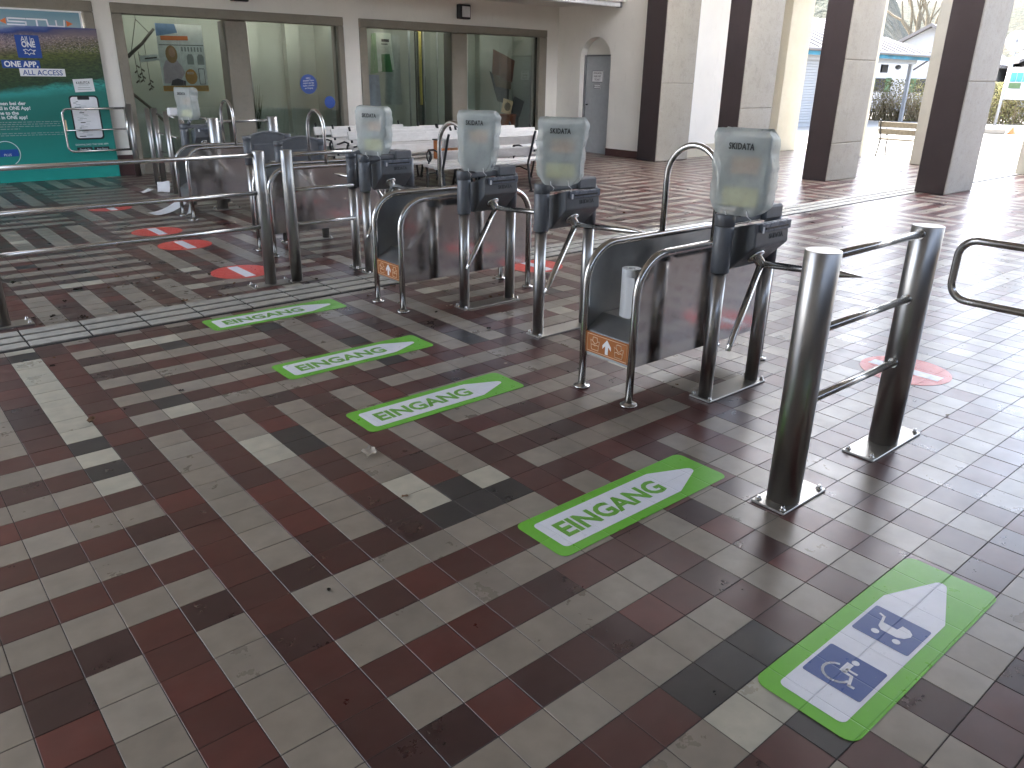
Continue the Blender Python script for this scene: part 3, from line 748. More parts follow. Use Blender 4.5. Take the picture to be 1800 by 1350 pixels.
# ---- steel dividers
def make_guard(label, loc, w, sign, L=1.19, zt=0.785):
    t = thing('divider', label, 'barrier', loc)
    t['group'] = 'steel dividers between the lanes'
    loop = fillet([(0, 0, 0.0), (0, 0, zt), (L, 0, zt), (L, 0, 0)], 0.20, 10)
    for y in (0.0, w):
        m = MB(); m.tube([q + Vector((0, y, 0)) for q in loop], 0.0205, 16); hp = m.build('hoop', 'steel_tube', t)
        for x in (0, L):
            m = MB(); m.rev((x, y, 0.001), (0, 0, 1), [(0, 0.046), (0.009, 0.046), (0.012, 0.043), (0.0125, 0.024), (0.020, 0.022)], 20); m.build('flange', 'steel_tube', hp)
        inner = [(q.x, q.z) for q in fillet([(0.012, 0, 0.205), (0.012, 0, zt - 0.012), (L - 0.012, 0, zt - 0.012), (L - 0.012, 0, 0.205)], 0.19, 10)]
        m = MB(); yy = y - 0.0 + (0.002 if y == 0 else -0.006); m.prism([(x, yy, z) for x, z in inner], (0, 0.004, 0)); m.build('panel', 'mirror_steel' if y == 0 else 'inner_steel', t)
    m = MB(); m.box((0.13 + (L - 0.26) / 2, w / 2, 0.405), (L - 0.26, w - 0.018, 0.006)); m.build('shelf', 'steel_plate', t)
    m = MB(); m.prism([(0.010, 0.008, 0.335), (0.128, 0.008, 0.408), (0.128, 0.008, 0.400), (0.010, 0.008, 0.327)], (0, w - 0.016, 0)); m.build('slope_plate', 'inner_steel', t)
    m = MB(); m.box((0.006, w / 2, 0.268), (0.006, w - 0.042, 0.128)); m.build('front_plate', 'inner_steel', t)
    m = MB(); m.box((L - 0.01, w / 2, 0.40), (0.006, w - 0.042, 0.38)); m.build('rear_plate', 'inner_steel', t)
    r = w / 2; cen = Vector((0.585, w / 2, 1.10)); pa = [Vector((0.585, w, zt + 0.015))] + [cen + Vector((0, r * math.cos(math.pi * q / 14), r * math.sin(math.pi * q / 14))) for q in range(15)] + [Vector((0.585, 0, zt + 0.015))]
    m = MB(); m.tube(pa, 0.0165, 14); m.build('arch', 'steel_tube', t)
    if sign:
        sw = w - 0.040
        m = MB(); m.box((-0.001, w / 2, 0.276), (0.006, sw, 0.112)); sg = m.build('sign', 'sign_brown', t)
        m = MB()
        def yz(pts, wd=0.0026, closed=True):
            m.tube([(-0.0045, w / 2 - a, 0.276 + b) for a, b in pts], wd, 5, closed)
        hw = sw / 2 - 0.012; yz([(-hw, -0.047), (hw, -0.047), (hw, 0.047), (-hw, 0.047)], 0.0022)
        for cx in (-0.085, 0.085):
            yz([(cx - 0.032, 0.016), (cx - 0.024, -0.036), (cx + 0.024, -0.036), (cx + 0.032, 0.016), (cx + 0.018, 0.012), (cx, -0.004), (cx - 0.018, 0.012)])
            yz([(cx - 0.018, 0.014), (cx - 0.014, 0.034), (cx + 0.014, 0.034), (cx + 0.018, 0.014)], closed=False)
            yz([(cx - 0.028, -0.012), (cx - 0.014, -0.007), (cx, -0.013), (cx + 0.014, -0.007), (cx + 0.027, -0.012)], closed=False)
        m.build('pictogram', 'sign_cream', sg)
        m = MB(); m.prism([(-0.004, w / 2 - a, 0.276 + b) for a, b in ((0, 0.040), (0.030, 0.006), (0.030, -0.014), (0.010, 0.006), (0.010, -0.040), (-0.010, -0.040), (-0.010, 0.006), (-0.030, -0.014), (-0.030, 0.006))], (-0.0016, 0, 0)); m.build('arrow', 'print_white', sg)
    return t
make_guard('steel divider holding a paper roll, nearest to the camera', (2.215, 0.212, 0), 0.345, True)
make_guard('empty steel divider with brown sign behind the guide strip end', (2.222, 2.380, 0), 0.345, True)
make_guard('dull steel divider directly behind the two slim posts', (2.262, 4.62, 0), 0.33, False)
make_guard('steel divider farthest back at the left, litter around its feet', (2.33, 6.93, 0), 0.36, False)
# paper roll on the first divider's shelf
pr = thing('paper_roll', 'white kitchen paper roll standing on the divider shelf', 'paper roll', (2.405, 0.420, 0.409))
m = MB(); m.rev((0, 0, 0), (0, 0, 1), [(0, 0.050), (0.258, 0.050)], 28, False)
ring = []
for rr in (0.050, 0.021):
    for i in range(28): ring.append(Vector((rr * math.cos(2 * math.pi * i / 28), rr * math.sin(2 * math.pi * i / 28), 0.258)))
m.add(ring, [(i, (i + 1) % 28, 28 + (i + 1) % 28, 28 + i) for i in range(28)])
m.rev((0, 0, 0.05), (0, 0, 1), [(0.208, 0.021), (0, 0.021)], 20, False); m.build('roll', 'paper', pr)
m = MB(); pp = [(-0.050, 0.005), (-0.058, -0.012), (-0.056, -0.030), (-0.050, -0.052), (-0.046, -0.066)]
m.add([(x, y, z + (0.02 if (i == 4 and z < 0.1) else 0)) for z in (0.001, 0.222) for i, (x, y) in enumerate(pp)], [(i, i + 1, i + 6, i + 5) for i in range(4)], True); m.build('loose_sheet', 'paper', pr)
m = MB(); m.rev((0, 0, 0.02), (0, 0, 1), [(0.0, 0.0208), (0.17, 0.0208)], 16, True); m.build('core', 'dark', pr)

# ---- swing gates
def loop_gate(label, hinge, d, L, z0, z1, mid=False, post=True, box=False):
    d = Vector(d).normalized(); t = thing('swing_gate', label, 'gate', hinge); hv = Vector(hinge)
    def P(s_, z): return hv + d * s_ + Vector((0, 0, z))
    m = MB(); m.tube(fillet([P(0.06, z0), P(L, z0), P(L, z1), P(0.06, z1)], 0.075, 8), 0.0165, 14); m.cyl(P(0.06, z0 - 0.016), P(0.06, z1 + 0.016), 0.0165, 14); m.build('loop', 'steel_tube', t, True)
    if mid:
        m = MB(); m.cyl(P(0.06, (z0 + z1) / 2), P(L, (z0 + z1) / 2), 0.011, 12); m.build('rail', 'steel_tube', t, True)
    if post:
        m = MB(); m.cyl(P(0, 0), P(0, z1 + 0.06), 0.042, 28); m.build('post', 'steel', t, True)
    if box:
        m = MB(); m.box(P(L - 0.01, z0 + (z1 - z0) * 0.62), (0.05, 0.02, 0.16), None, 0.004); m.build('lock_box', 'sign_cream', t, True)
    return t
loop_gate('rounded tube gate cut off by the right edge of the photo', (2.97, -1.98, 0), (0, 1, 0), 1.045, 0.712, 0.975)
loop_gate('thin tube gate with lock box in front of the teal poster', (3.02, 11.38, 0), (-1, -0.06, 0), 0.95, 0.42, 1.03, True, True, True)
loop_gate('curved tube gate between slim posts at the far left', (2.90, 8.70, 0), (0.25, -1, 0), 0.62, 0.55, 1.03, False, False)
gp = thing('gate_posts', 'pair of slim steel gate posts beside the teal poster', 'post', (2.97, 10.1, 0))
for x, rr in ((2.915, 0.032), (3.01, 0.040)):
    m = MB(); m.cyl((x, 10.1, 0.01), (x, 10.1, 1.08), rr, 24); m.build('post', 'steel', gp, True)
m = MB(); m.box((2.965, 10.1, 0.006), (0.42, 0.15, 0.010), None, 0.002); m.build('base_plate', 'steel_plate', gp, True)
for z in (1.0, 0.74, 0.48):
    m = MB(); m.tube([(3.03, 10.08, z), (3.02, 9.8, z), (2.96, 9.1, z)], 0.012, 10); m.build('rail', 'steel_tube', gp, True)
gp2 = thing('gate_posts', 'two slim steel posts with a white box left of the far dividers', 'post', (2.86, 8.95, 0))
for (x, y) in ((2.84, 9.06), (2.93, 8.75)):
    m = MB(); m.cyl((x, y, 0.01), (x, y, 1.08), 0.034, 24); m.build('post', 'steel', gp2, True)
    m = MB(); m.box((x, y, 0.006), (0.16, 0.16, 0.010), None, 0.002); m.build('base_plate', 'steel_plate', gp2, True)
m = MB(); m.box((2.86, 8.80, 1.085), (0.13, 0.09, 0.10), None, 0.012); m.build('sensor_box', 'print_white', gp2, True)

# ================================================================== FLOOR STICKERS
def arrow_poly(x0, x1, xs, yc, hw, r=0.02):
    a = fillet([(x1, yc, 0), (xs, yc + hw, 0), (x0, yc + hw, 0), (x0, yc - hw, 0), (xs, yc - hw, 0)], r, 4, True)
    return [(q.x, q.y) for q in a]
SZ = 0.0012
for (yc, lb) in ((-0.440, 'green EINGANG floor arrow nearest to the camera'), (0.885, 'second green EINGANG floor arrow from the camera'), (1.760, 'third green EINGANG floor arrow from the camera'), (2.875, 'green EINGANG floor arrow touching the guide strip')):
    s_ = thing('floor_sticker', lb, 'sticker', (1.48, yc, 0), 0, 'green entrance arrows on the floor')
    q = flat(rrect(0.995, yc - 0.138, 1.975, yc + 0.138, 0.035), SZ).build('backing', 'sticker_green', s_, True)
    a_ = flat(arrow_poly(1.048, 1.935, 1.71, yc, 0.094), SZ + 0.0012, 0.0006).build('arrow', 'sticker_white', s_, True)
    me = text_mesh('EINGANG', 0.135, 'sticker_letter', offset=0.0042, width=0.575, ext=0.0003); xf(me, frame_mat((1.105 - 1.48, -0.047, SZ + 0.0024), (1, 0, 0), (0, 1, 0))); link('lettering', me, s_)
yc = -1.505
s_ = thing('floor_sticker', 'green floor arrow with wheelchair and pram symbols', 'sticker', (1.48, yc, 0))
flat(rrect(1.0, yc - 0.153, 1.98, yc + 0.153, 0.04), SZ).build('backing', 'sticker_green', s_, True)
flat(arrow_poly(1.045, 1.938, 1.68, yc, 0.099), SZ + 0.0012, 0.0006).build('arrow', 'sticker_white', s_, True)
ZS = SZ + 0.0024
for cx in (1.236, 1.526): flat(rrect(cx - 0.084, yc - 0.088, cx + 0.084, yc + 0.088, 0.008), ZS, 0.0005).build('symbol_field', 'sticker_blue', s_, True)
def sym(cx, pts, closed=True, wd=0.006):
    """symbol drawn in (right, up) = (-y, +x)"""
    return [(cx + b, yc - a) for a, b in pts]
def stroke(mb, cx, pts, wd):
    P = [Vector((cx + b, yc - a, 0)) for a, b in pts]
    for a, b in zip(P, P[1:]):
        d = (b - a).normalized(); nrm = Vector((-d.y, d.x, 0)) * wd / 2; e = d * wd * 0.3
        mb.prism([tuple((a - e + nrm).to_2d()) + (ZS + 0.0008,), tuple((b + e + nrm).to_2d()) + (ZS + 0.0008,), tuple((b + e - nrm).to_2d()) + (ZS + 0.0008,), tuple((a - e - nrm).to_2d()) + (ZS + 0.0008,)], (0, 0, 0.0005))
def disc(mb, cx, a, b, r, n=18): mb.prism([(cx + b + r * math.sin(2 * math.pi * q / n), yc - a + r * math.cos(2 * math.pi * q / n), ZS + 0.0008) for q in range(n)], (0, 0, 0.0005))
m = MB(); cx = 1.236
disc(m, cx, 0.004, 0.056, 0.011)
stroke(m, cx, [(-0.004, 0.036), (-0.004, 0.0)], 0.020); stroke(m, cx, [(0.0, 0.012), (0.030, 0.012)], 0.008)
stroke(m, cx, [(-0.004, -0.004), (0.024, -0.006), (0.036, -0.046), (0.050, -0.046)], 0.009)
stroke(m, cx, [(-0.012 + 0.040 * math.cos(t), -0.022 + 0.040 * math.sin(t)) for t in [math.radians(q) for q in range(110, 345, 18)]], 0.008)
m.build('wheelchair_symbol', 'sticker_white', s_, True)
m = MB(); cx = 1.526
stroke(m, cx, [(-0.060, 0.050), (-0.044, 0.044), (-0.036, 0.010)], 0.008)
m.prism([(cx + b, yc - a, ZS + 0.0008) for a, b in ((-0.042, 0.014), (-0.036, -0.012), (-0.022, -0.026), (0.028, -0.026), (0.046, -0.014), (0.056, 0.008), (0.054, 0.024), (0.040, 0.038), (0.016, 0.042), (0.012, 0.012))], (0, 0, 0.0005))
disc(m, cx, -0.030, -0.046, 0.012); disc(m, cx, 0.036, -0.046, 0.012); m.build('pram_symbol', 'sticker_white', s_, True)

RED = [(1.78, 4.23, 'red no entry floor disc beside the slim fence posts'), (1.78, 5.62, 'second red no entry floor disc behind the long fence'), (1.78, 6.47, 'third red no entry floor disc behind the long fence'), (1.80, 8.34, 'red no entry floor disc nearest to the teal poster'),
       (3.93, -0.45, 'pale red no entry floor disc between the thick posts'), (3.95, 0.90, 'red no entry floor disc behind the nearest divider'), (3.97, 1.72, 'red no entry floor disc behind the second turnstile'), (3.96, 2.90, 'red no entry floor disc touching the guide strip')]
for (x, y, lb) in RED:
    s_ = thing('floor_disc', lb, 'sticker', (x, y, 0), 0, 'red no entry discs on the floor')
    flat([(x + 0.25 * math.cos(2 * math.pi * q / 40), y + 0.25 * math.sin(2 * math.pi * q / 40)) for q in range(40)], SZ).build('disc', 'sticker_red', s_, True)
    flat([(x - 0.045, y - 0.205), (x + 0.045, y - 0.205), (x + 0.045, y + 0.205), (x - 0.045, y + 0.205)], SZ + 0.0012, 0.0006).build('bar', 'sticker_white', s_, True)

# ================================================================== BENCHES
def make_bench(label, board, iron, L=1.65, group='white benches stored in front of the shop windows'):
    t = thing('bench', label, 'bench', (0, 0, 0), 0, group)
    for q, y in enumerate((-0.21, -0.075, 0.06)):
        m = MB(); m.box((0, y, 0.425 - 0.008 * q), (L, 0.125, 0.036), None, 0.006); m.build('seat_slat', board, t)
    for (y, z) in ((0.158, 0.585), (0.205, 0.745)):
        m = MB(); m.box((0, y, z), (L, 0.030, 0.125), Matrix.Rotation(rad(-16), 3, 'X'), 0.006); m.build('back_slat', board, t)
    for sx in (-1, 1):
        x = sx * (L / 2 - 0.06); m = MB()
        m.tube([(x, 0.27, 0.86), (x, 0.245, 0.80), (x, 0.175, 0.56), (x, 0.12, 0.40), (x, 0.155, 0.20), (x, 0.21, 0.012)], 0.017, 8)
        m.tube([(x, 0.12, 0.392), (x, -0.08, 0.400), (x, -0.27, 0.405)], 0.016, 8)
        m.tube([(x, -0.27, 0.405), (x, -0.235, 0.30), (x, -0.255, 0.15), (x, -0.285, 0.012)], 0.017, 8)
        m.tube([(x, -0.23, 0.31), (x, -0.06, 0.34), (x, 0.13, 0.30)], 0.010, 6)
        arc = [(x, -0.20 + 0.055 * math.cos(a), 0.545 + 0.070 * math.sin(a)) for a in [rad(q) for q in range(-70, 300, 24)]]
        m.tube(arc, 0.010, 6); m.tube([(x, 0.18, 0.585), (x, 0.08, 0.600), (x, -0.08, 0.640), (x, -0.215, 0.625)], 0.013, 8)
        m.tube([(x, -0.215, 0.625), (x, -0.165, 0.56), (x, -0.205, 0.47), (x, -0.215, 0.41)], 0.011, 6)
        for yy in (0.21, -0.285): m.box((x, yy, 0.010), (0.045, 0.065, 0.016), None, 0.004)
        m.build('iron_side', iron, t)
    return t
b0 = make_bench('white bench standing alone in front of the stored benches, back turned', 'bench_white', 'iron_black')
b0.location = (6.36, 6.74, 0); b0.rotation_euler.z = math.pi
ROWS = [(5.95, 9.18, 'white stored bench in the left row, closest to the wall'), (5.95, 8.62, 'white stored bench in the left row, second from the wall'), (5.92, 8.05, 'white stored bench in the left row, third from the wall'), (5.80, 7.50, 'white stored bench in the left row, farthest from the wall'),
        (7.60, 8.78, 'white stored bench in the right row, closest to the wall'), (7.55, 8.20, 'white stored bench in the right row, second from the wall'), (7.50, 7.62, 'white stored bench in the right row, third from the wall'), (7.44, 7.04, 'white stored bench in the right row, farthest from the wall')]
for (x, y, lb) in ROWS:
    b = copy_tree(b0); b.location = (x, y, 0); b.rotation_euler.z = rad(random.Random(int(x * 100 + y * 10)).uniform(-1.2, 1.2)); b['label'] = lb
bo = make_bench('weathered wooden bench with iron legs standing on the plaza', 'bench_weathered', 'iron_grey', 2.1, 'plaza benches')
bo.location = (18.78, 5.95, -0.09); bo.rotation_euler.z = rad(90)
# cardboard box and orange crate on the stored benches
bx = thing('cardboard_box', 'plain cardboard box lying on the stored benches', 'box', (6.55, 7.38, 0.45))
m = MB(); m.box((6.55, 7.38, 0.553), (0.42, 0.22, 0.205), None, 0.004); m.build('carton', 'card', bx, True)
m = MB(); m.box((6.55, 7.268, 0.553), (0.05, 0.003, 0.205)); m.build('tape', 'sign_cream', bx, True)
bx = thing('orange_crate', 'narrow orange crate wedged beside the cardboard box', 'crate', (6.12, 7.38, 0.45))
m = MB(); m.box((6.12, 7.38, 0.58), (0.16, 0.20, 0.26), None, 0.01); m.build('body', 'orange_plastic', bx, True)
m = MB(); m.box((6.12, 7.38, 0.716), (0.18, 0.22, 0.02), None, 0.004); m.build('lid', 'dark', bx, True)

# ================================================================== WALL FITTINGS
simple('lamp_white', (0.62, 0.63, 0.64), 0.4)
for (x, z, lb) in ((9.63, 2.76, 'square dark framed wall lamp above the right shop window'), (5.03, 2.79, 'square dark wall lamp cut off by the top edge, above the left shop window')):
    la = thing('wall_lamp', lb, 'lamp', (x, WY - 0.06, z - 0.13), 0, 'square wall lamps')
    m = MB(); m.box((x, WY - 0.055, z), (0.285, 0.11, 0.265), None, 0.012); m.build('housing', 'dark', la, True)
    m = MB(); m.box((x + 0.02, WY - 0.112, z), (0.195, 0.012, 0.195), None, 0.006); m.build('diffuser', 'lamp_white', la, True)
cl_ = thing('ceiling_lamp', 'long white strip lamp under the ceiling near the niche wall', 'lamp', (10.9, 9.72, 2.9))
m = MB(); m.box((10.9, 9.72, 2.955), (2.6, 0.14, 0.09), None, 0.012); m.build('housing', 'lamp_white', cl_, True)
m = MB(); m.box((12.22, 9.72, 2.955), (0.05, 0.15, 0.10), None, 0.01); m.build('end_cap', 'grey_cast_light', cl_, True)

# ---- the light box and the big poster at the left
k = NB('board_sky'); p = k.pos(); sx = k.n('ShaderNodeSeparateXYZ'); k.l(p, sx.inputs[0])
k.col(k.ramp(k.math('ADD', k.mrange(sx.outputs[2], 2.1, 2.4, 0, 1), k.math('MULTIPLY', k.noise(p, 5, 3), 0.3)), [(0.1, (0.30, 0.40, 0.42)), (0.9, (0.16, 0.30, 0.37))])); k.rough(0.25); M['board_sky'] = k.m
bd = thing('light_box', 'pale blue STW board in a white frame above the teal poster', 'sign', (1.2, WY, 2.1))
m = MB(); m.box((1.1, WY + 0.05, 2.24), (3.02, 0.04, 0.24)); m.build('panel', 'board_sky', bd, True)
m = MB(); m.box((1.1, WY + 0.03, 2.362), (3.05, 0.05, 0.022)); m.box((2.605, WY + 0.03, 2.225), (0.022, 0.05, 0.25)); m.build('frame', 'print_white', bd, True)
def xz_stroke(mb, pts, wd, y, h=0.004):
    P = [Vector((a, 0, b)) for a, b in pts]
    for a, b in zip(P, P[1:]):
        d = (b - a).normalized(); nr = Vector((-d.z, 0, d.x)) * wd / 2; e = d * wd * 0.35
        mb.prism([tuple(q + Vector((0, y, 0))) for q in (a - e + nr, b + e + nr, b + e - nr, a - e - nr)], (0, -h, 0))
m = MB(); yb = WY + 0.029
xz_stroke(m, [(1.88, 2.238), (1.66, 2.238), (1.66, 2.197), (1.88, 2.197), (1.88, 2.156), (1.65, 2.156)], 0.020, yb)
xz_stroke(m, [(1.90, 2.238), (2.14, 2.238)], 0.020, yb); xz_stroke(m, [(2.02, 2.236), (2.02, 2.150)], 0.020, yb, 0.0045)
xz_stroke(m, [(2.15, 2.240), (2.16, 2.156), (2.27, 2.156), (2.27, 2.230)], 0.020, yb, 0.005); xz_stroke(m, [(2.27, 2.156), (2.37, 2.156), (2.38, 2.240)], 0.020, yb, 0.0045)
m.build('lettering', 'print_white', bd, True)
for tri in (((1.555, 2.196), (1.635, 2.238), (1.635, 2.158)), ((2.405, 2.238), (2.405, 2.158), (2.49, 2.198))):
    m = MB(); m.prism([(a, yb, b) for a, b in tri], (0, -0.004, 0)); m.build('triangle_mark', 'print_orange', bd, True)

k = NB('poster_print'); p = k.pos(); sx = k.n('ShaderNodeSeparateXYZ'); k.l(p, sx.inputs[0])
nz = k.noise(p, 4.5, 5, 0.65, (0.6, 1, 1.6)); n2 = k.noise(p, 22, 4, 0.7, (0.7, 1, 1.8)); n3 = k.noise(p, 60, 3, 0.7, (0.6, 1, 1.5)); big = k.noise(p, 1.7, 3)
zq = k.math('ADD', sx.outputs[2], k.math('MULTIPLY', k.math('SUBTRACT', nz, 0.5), 0.16)); zq = k.math('ADD', zq, k.math('MULTIPLY', k.math('SUBTRACT', sx.outputs[0], 2.0), -0.12))
land = k.ramp(k.mrange(zq, 0.0, 2.2, 0, 1), [(0.0, (0.012, 0.30, 0.25)), (0.22, (0.010, 0.22, 0.185)), (0.42, (0.008, 0.155, 0.125)), (0.54, (0.012, 0.17, 0.14)), (0.585, (0.030, 0.29, 0.26)), (0.625, (0.018, 0.050, 0.020)), (0.74, (0.040, 0.060, 0.014)), (0.80, (0.085, 0.105, 0.020)), (0.845, (0.12, 0.10, 0.060)), (0.895, (0.20, 0.15, 0.165)), (0.935, (0.10, 0.085, 0.15)), (0.95, (0.018, 0.045, 0.21)), (0.975, (0.10, 0.14, 0.33)), (1.0, (0.30, 0.38, 0.47))])
mid = k.math('MULTIPLY', k.mrange(sx.outputs[2], 1.25, 1.38, 0, 1), k.mrange(sx.outputs[2], 2.0, 2.06, 1, 0))
speck = k.ramp(n2, [(0.32, (0.18, 0.22, 0.16)), (0.5, (1, 1, 1)), (0.7, (1.9, 1.8, 1.4))])
c1 = k.mix(mid, land, k.mix(1.0, land, speck, 'MULTIPLY'))
city = k.math('MULTIPLY', k.math('MULTIPLY', k.mrange(sx.outputs[2], 1.78, 1.86, 0, 1), k.mrange(sx.outputs[2], 2.0, 2.05, 1, 0)), k.mrange(n3, 0.52, 0.62, 0, 0.75))
c2 = k.mix(city, c1, (0.52, 0.42, 0.42))
k.col(c2); k.rough(0.42); M['poster_print'] = k.m
ps = thing('big_poster', 'tall teal poster with aerial landscape and phone at the left edge', 'poster', (1.3, 11.50, 0))
PY = 11.50
m = MB(); m.box((1.25, PY + 0.006, 1.075), (3.05, 0.010, 2.14)); m.build('sheet', 'poster_print', ps, True)
def pbox(nm, mat, x0, x1, z0, z1, d=1, par=None, r=0.0):
    y = PY - 0.0012 * d; m = MB()
    poly = rrect(x0, z0, x1, z1, r) if r else [(x0, z0), (x1, z0), (x1, z1), (x0, z1)]
    m.prism([(a, y + 0.0011, b) for a, b in poly], (0, -0.0010, 0)); return m.build(nm, mat, par or ps, True)
XR, ZU = (1, 0, 0), (0, 0, 1)
q = pbox('blue_square', 'print_blue', 1.685, 1.990, 1.72, 2.022, 1, None, 0.015)
put_text(q, 'All in', 0.10, 'print_white', (1.755, PY - 0.003, 1.937), XR, ZU, width=0.165)
put_text(q, 'ONE', 0.105, 'print_white', (1.755, PY - 0.003, 1.865), XR, ZU, width=0.172, offset=0.004)
m = MB(); xz_stroke(m, [(1.765, 1.825), (1.79, 1.80), (1.775, 1.775), (1.81, 1.785), (1.83, 1.76), (1.85, 1.785), (1.90, 1.77), (1.885, 1.80), (1.92, 1.825), (1.88, 1.82), (1.855, 1.838), (1.83, 1.815), (1.80, 1.835), (1.765, 1.825)], 0.009, PY - 0.003, 0.001); m.build('outline_mark', 'print_white', q, True)
q = pbox('blue_strip', 'print_blue', 1.462, 1.940, 1.580, 1.688, 2); put_text(q, 'ONE APP,', 0.105, 'print_white', (1.490, PY - 0.004, 1.600), XR, ZU, width=0.425, offset=0.003)
q = pbox('white_strip', 'print_white', 1.664, 2.252, 1.475, 1.580, 3); put_text(q, 'ALL ACCESS', 0.098, 'print_blue', (1.700, PY - 0.005, 1.492), XR, ZU, width=0.515, offset=0.001)
nt2 = thing('taped_note', 'white paper note with handwriting taped to the teal poster', 'note', (2.47, PY - 0.008, 1.26))
m = MB(); m.box((2.472, PY - 0.0075, 1.355), (0.275, 0.002, 0.182), Matrix.Rotation(rad(-3), 3, 'Y')); m.build('sheet', 'paper', nt2, True)
put_text(nt2, 'KARUTCA', 0.052, 'print_black', (2.372, PY - 0.010, 1.372), (1, 0, 0.03), ZU, width=0.185)
m = MB()
for z, a, b in ((1.36, 2.40, 2.54), (1.325, 2.385, 2.555), (1.300, 2.38, 2.57)): m.box(((a + b) / 2, PY - 0.0095, z), (b - a, 0.001, 0.004))
m.build('small_print', 'print_grey', nt2, True)
ph_ = pbox('phone', 'print_black', 2.232, 2.640, 0.575, 1.212, 1, None, 0.05); sc_ = pbox('screen', 'print_white', 2.252, 2.618, 0.60, 1.192, 2, ph_, 0.04)
pbox('notch', 'print_black', 2.35, 2.515, 1.150, 1.194, 3, ph_, 0.012)
rr_ = random.Random(8)
for q in range(26):
    z = 1.12 - 0.02 * q; x = rr_.uniform(2.275, 2.48); pbox('screen_line', rr_.choice(['print_grey', 'reader_grey', 'print_black', 'reader_grey']), x, x + rr_.uniform(0.02, 0.11), z, z + rr_.choice((0.004, 0.004, 0.012)), 3, sc_)
for tx, xe, z, w_ in (('Willkommen bei der', 1.658, 1.085, 0.60), ('All in ONE App!', 1.705, 1.020, 0.42), ('Welcome to the', 1.545, 0.955, 0.45), ('All in ONE app!', 1.645, 0.895, 0.42)):
    put_text(ps, tx, 0.066, 'print_white', (xe - w_, PY - 0.002, z), XR, ZU, width=w_, offset=0.0015)
for z, xe in ((0.845, 2.07), (0.815, 2.05), (0.785, 2.06), (0.752, 1.52), (0.69, 2.11), (0.662, 2.15)):
    x = 0.95
    while x < xe:
        w_ = rr_.uniform(0.02, 0.07); pbox('small_print', 'reader_grey', x, min(x + w_, xe), z, z + 0.008, 1); x += w_ + 0.013
put_text(ps, 'DOWNLOAD THE ONE APP!', 0.036, 'print_white', (2.215, PY - 0.002, 0.492), XR, ZU, width=0.46)
for x0, x1, tx in ((2.225, 2.44, 'Google Play'), (2.465, 2.68, 'App Store')):
    q = pbox('store_badge', 'print_black', x0, x1, 0.405, 0.465, 1, None, 0.006); put_text(q, tx, 0.036, 'print_white', (x0 + 0.035, PY - 0.003, 0.423), XR, ZU, width=0.16)
q = pbox('card_mark', 'print_blue', 1.02, 1.44, 0.375, 0.475, 1, None, 0.02); put_text(q, 'PLUS', 0.045, 'print_white', (1.25, PY - 0.003, 0.385), XR, ZU)
m = MB(); cc_ = [(1.29 + 0.17 * math.cos(a), 0.42 + 0.17 * math.sin(a)) for a in [rad(t) for t in range(-60, 130, 10)]]; xz_stroke(m, cc_, 0.010, PY - 0.001, 0.001); m.build('ring_mark', 'print_white', ps, True)

# ---- display window contents
simple('driftwood', (0.07, 0.065, 0.055), 0.85, var=0.3)
dw = thing('driftwood_mobile', 'hanging driftwood branch on strings in the left shop window', 'mobile', (3.5, 12.0, 1.3))
m = MB(); m.tube([(3.30, 12.0, 1.775), (3.42, 12.0, 1.875), (3.55, 11.99, 1.98), (3.66, 12.0, 2.10), (3.76, 12.0, 2.20)], [0.030, 0.027, 0.024, 0.023, 0.020], 8); m.build('branch', 'driftwood', dw, True)
m = MB(); m.tube([(3.36, 12.0, 1.83), (3.50, 12.0, 2.33)], 0.005, 6); m.tube([(3.69, 12.0, 2.13), (3.50, 12.0, 2.33)], 0.005, 6); m.tube([(3.50, 12.0, 2.33), (3.50, 12.0, 2.69)], 0.003, 6); m.build('string', 'driftwood', dw, True)
for (x, z, L) in ((3.40, 1.80, 0.42), (3.47, 1.70, 0.30), (3.58, 1.50, 0.22)):
    m = MB(); m.tube([(x, 12.0, 1.86 if x < 3.5 else 1.98), (x + 0.01, 12.0, z - L * 0.5), (x + 0.03, 12.0, z - L)], 0.004, 6)
    for q in range(4): m.box((x + 0.015 + 0.02 * (-1) ** q, 12.0, z - L * (0.4 + 0.18 * q)), (0.055, 0.012, 0.022), Matrix.Rotation(0.7 * (-1) ** q, 3, 'Y'))
    m.build('pendant', 'driftwood', dw, True)
m = MB(); m.tube([(3.22, 11.98, 1.28), (3.52, 12.02, 1.02), (3.80, 12.05, 0.72)], 0.022, 8); m.tube([(3.80, 12.05, 0.72), (3.83, 12.05, 0.2)], 0.02, 8)
ww = tag(m.build('leaning_stick', 'bench_weathered'), 'bare wooden stick leaning low in the left shop window', 'stick')
simple('skin', (0.50, 0.29, 0.20), 0.6); simple('hair', (0.38, 0.22, 0.09), 0.6); simple('jumper', (0.60, 0.50, 0.56), 0.6); simple('jeans', (0.03, 0.03, 0.055), 0.6); simple('mustard', (0.55, 0.26, 0.035), 0.5); simple('print_sky', (0.14, 0.24, 0.42), 0.5); simple('print_mist', (0.78, 0.82, 0.82), 0.5)
wp = thing('window_poster', 'advertising poster with seated woman hanging in the left shop window', 'poster', (4.16, 12.02, 1.26))
def wpb(nm, mat, poly, d, par=None):
    m = MB(); m.prism([(a, 12.02 - 0.002 * d, b) for a, b in poly], (0, -0.0018, 0)); return m.build(nm, mat, par or wp, True)
def ell(cx, cz, rx, rz, n=18): return [(cx + rx * math.cos(2 * math.pi * q / n), cz + rz * math.sin(2 * math.pi * q / n)) for q in range(n)]
wpb('sheet', 'print_mist', [(3.79, 1.26), (4.54, 1.26), (4.54, 2.29), (3.79, 2.29)], 0)
wpb('sky_print', 'print_sky', [(3.79, 2.10), (4.13, 2.16), (4.10, 2.29), (3.79, 2.29)], 1)
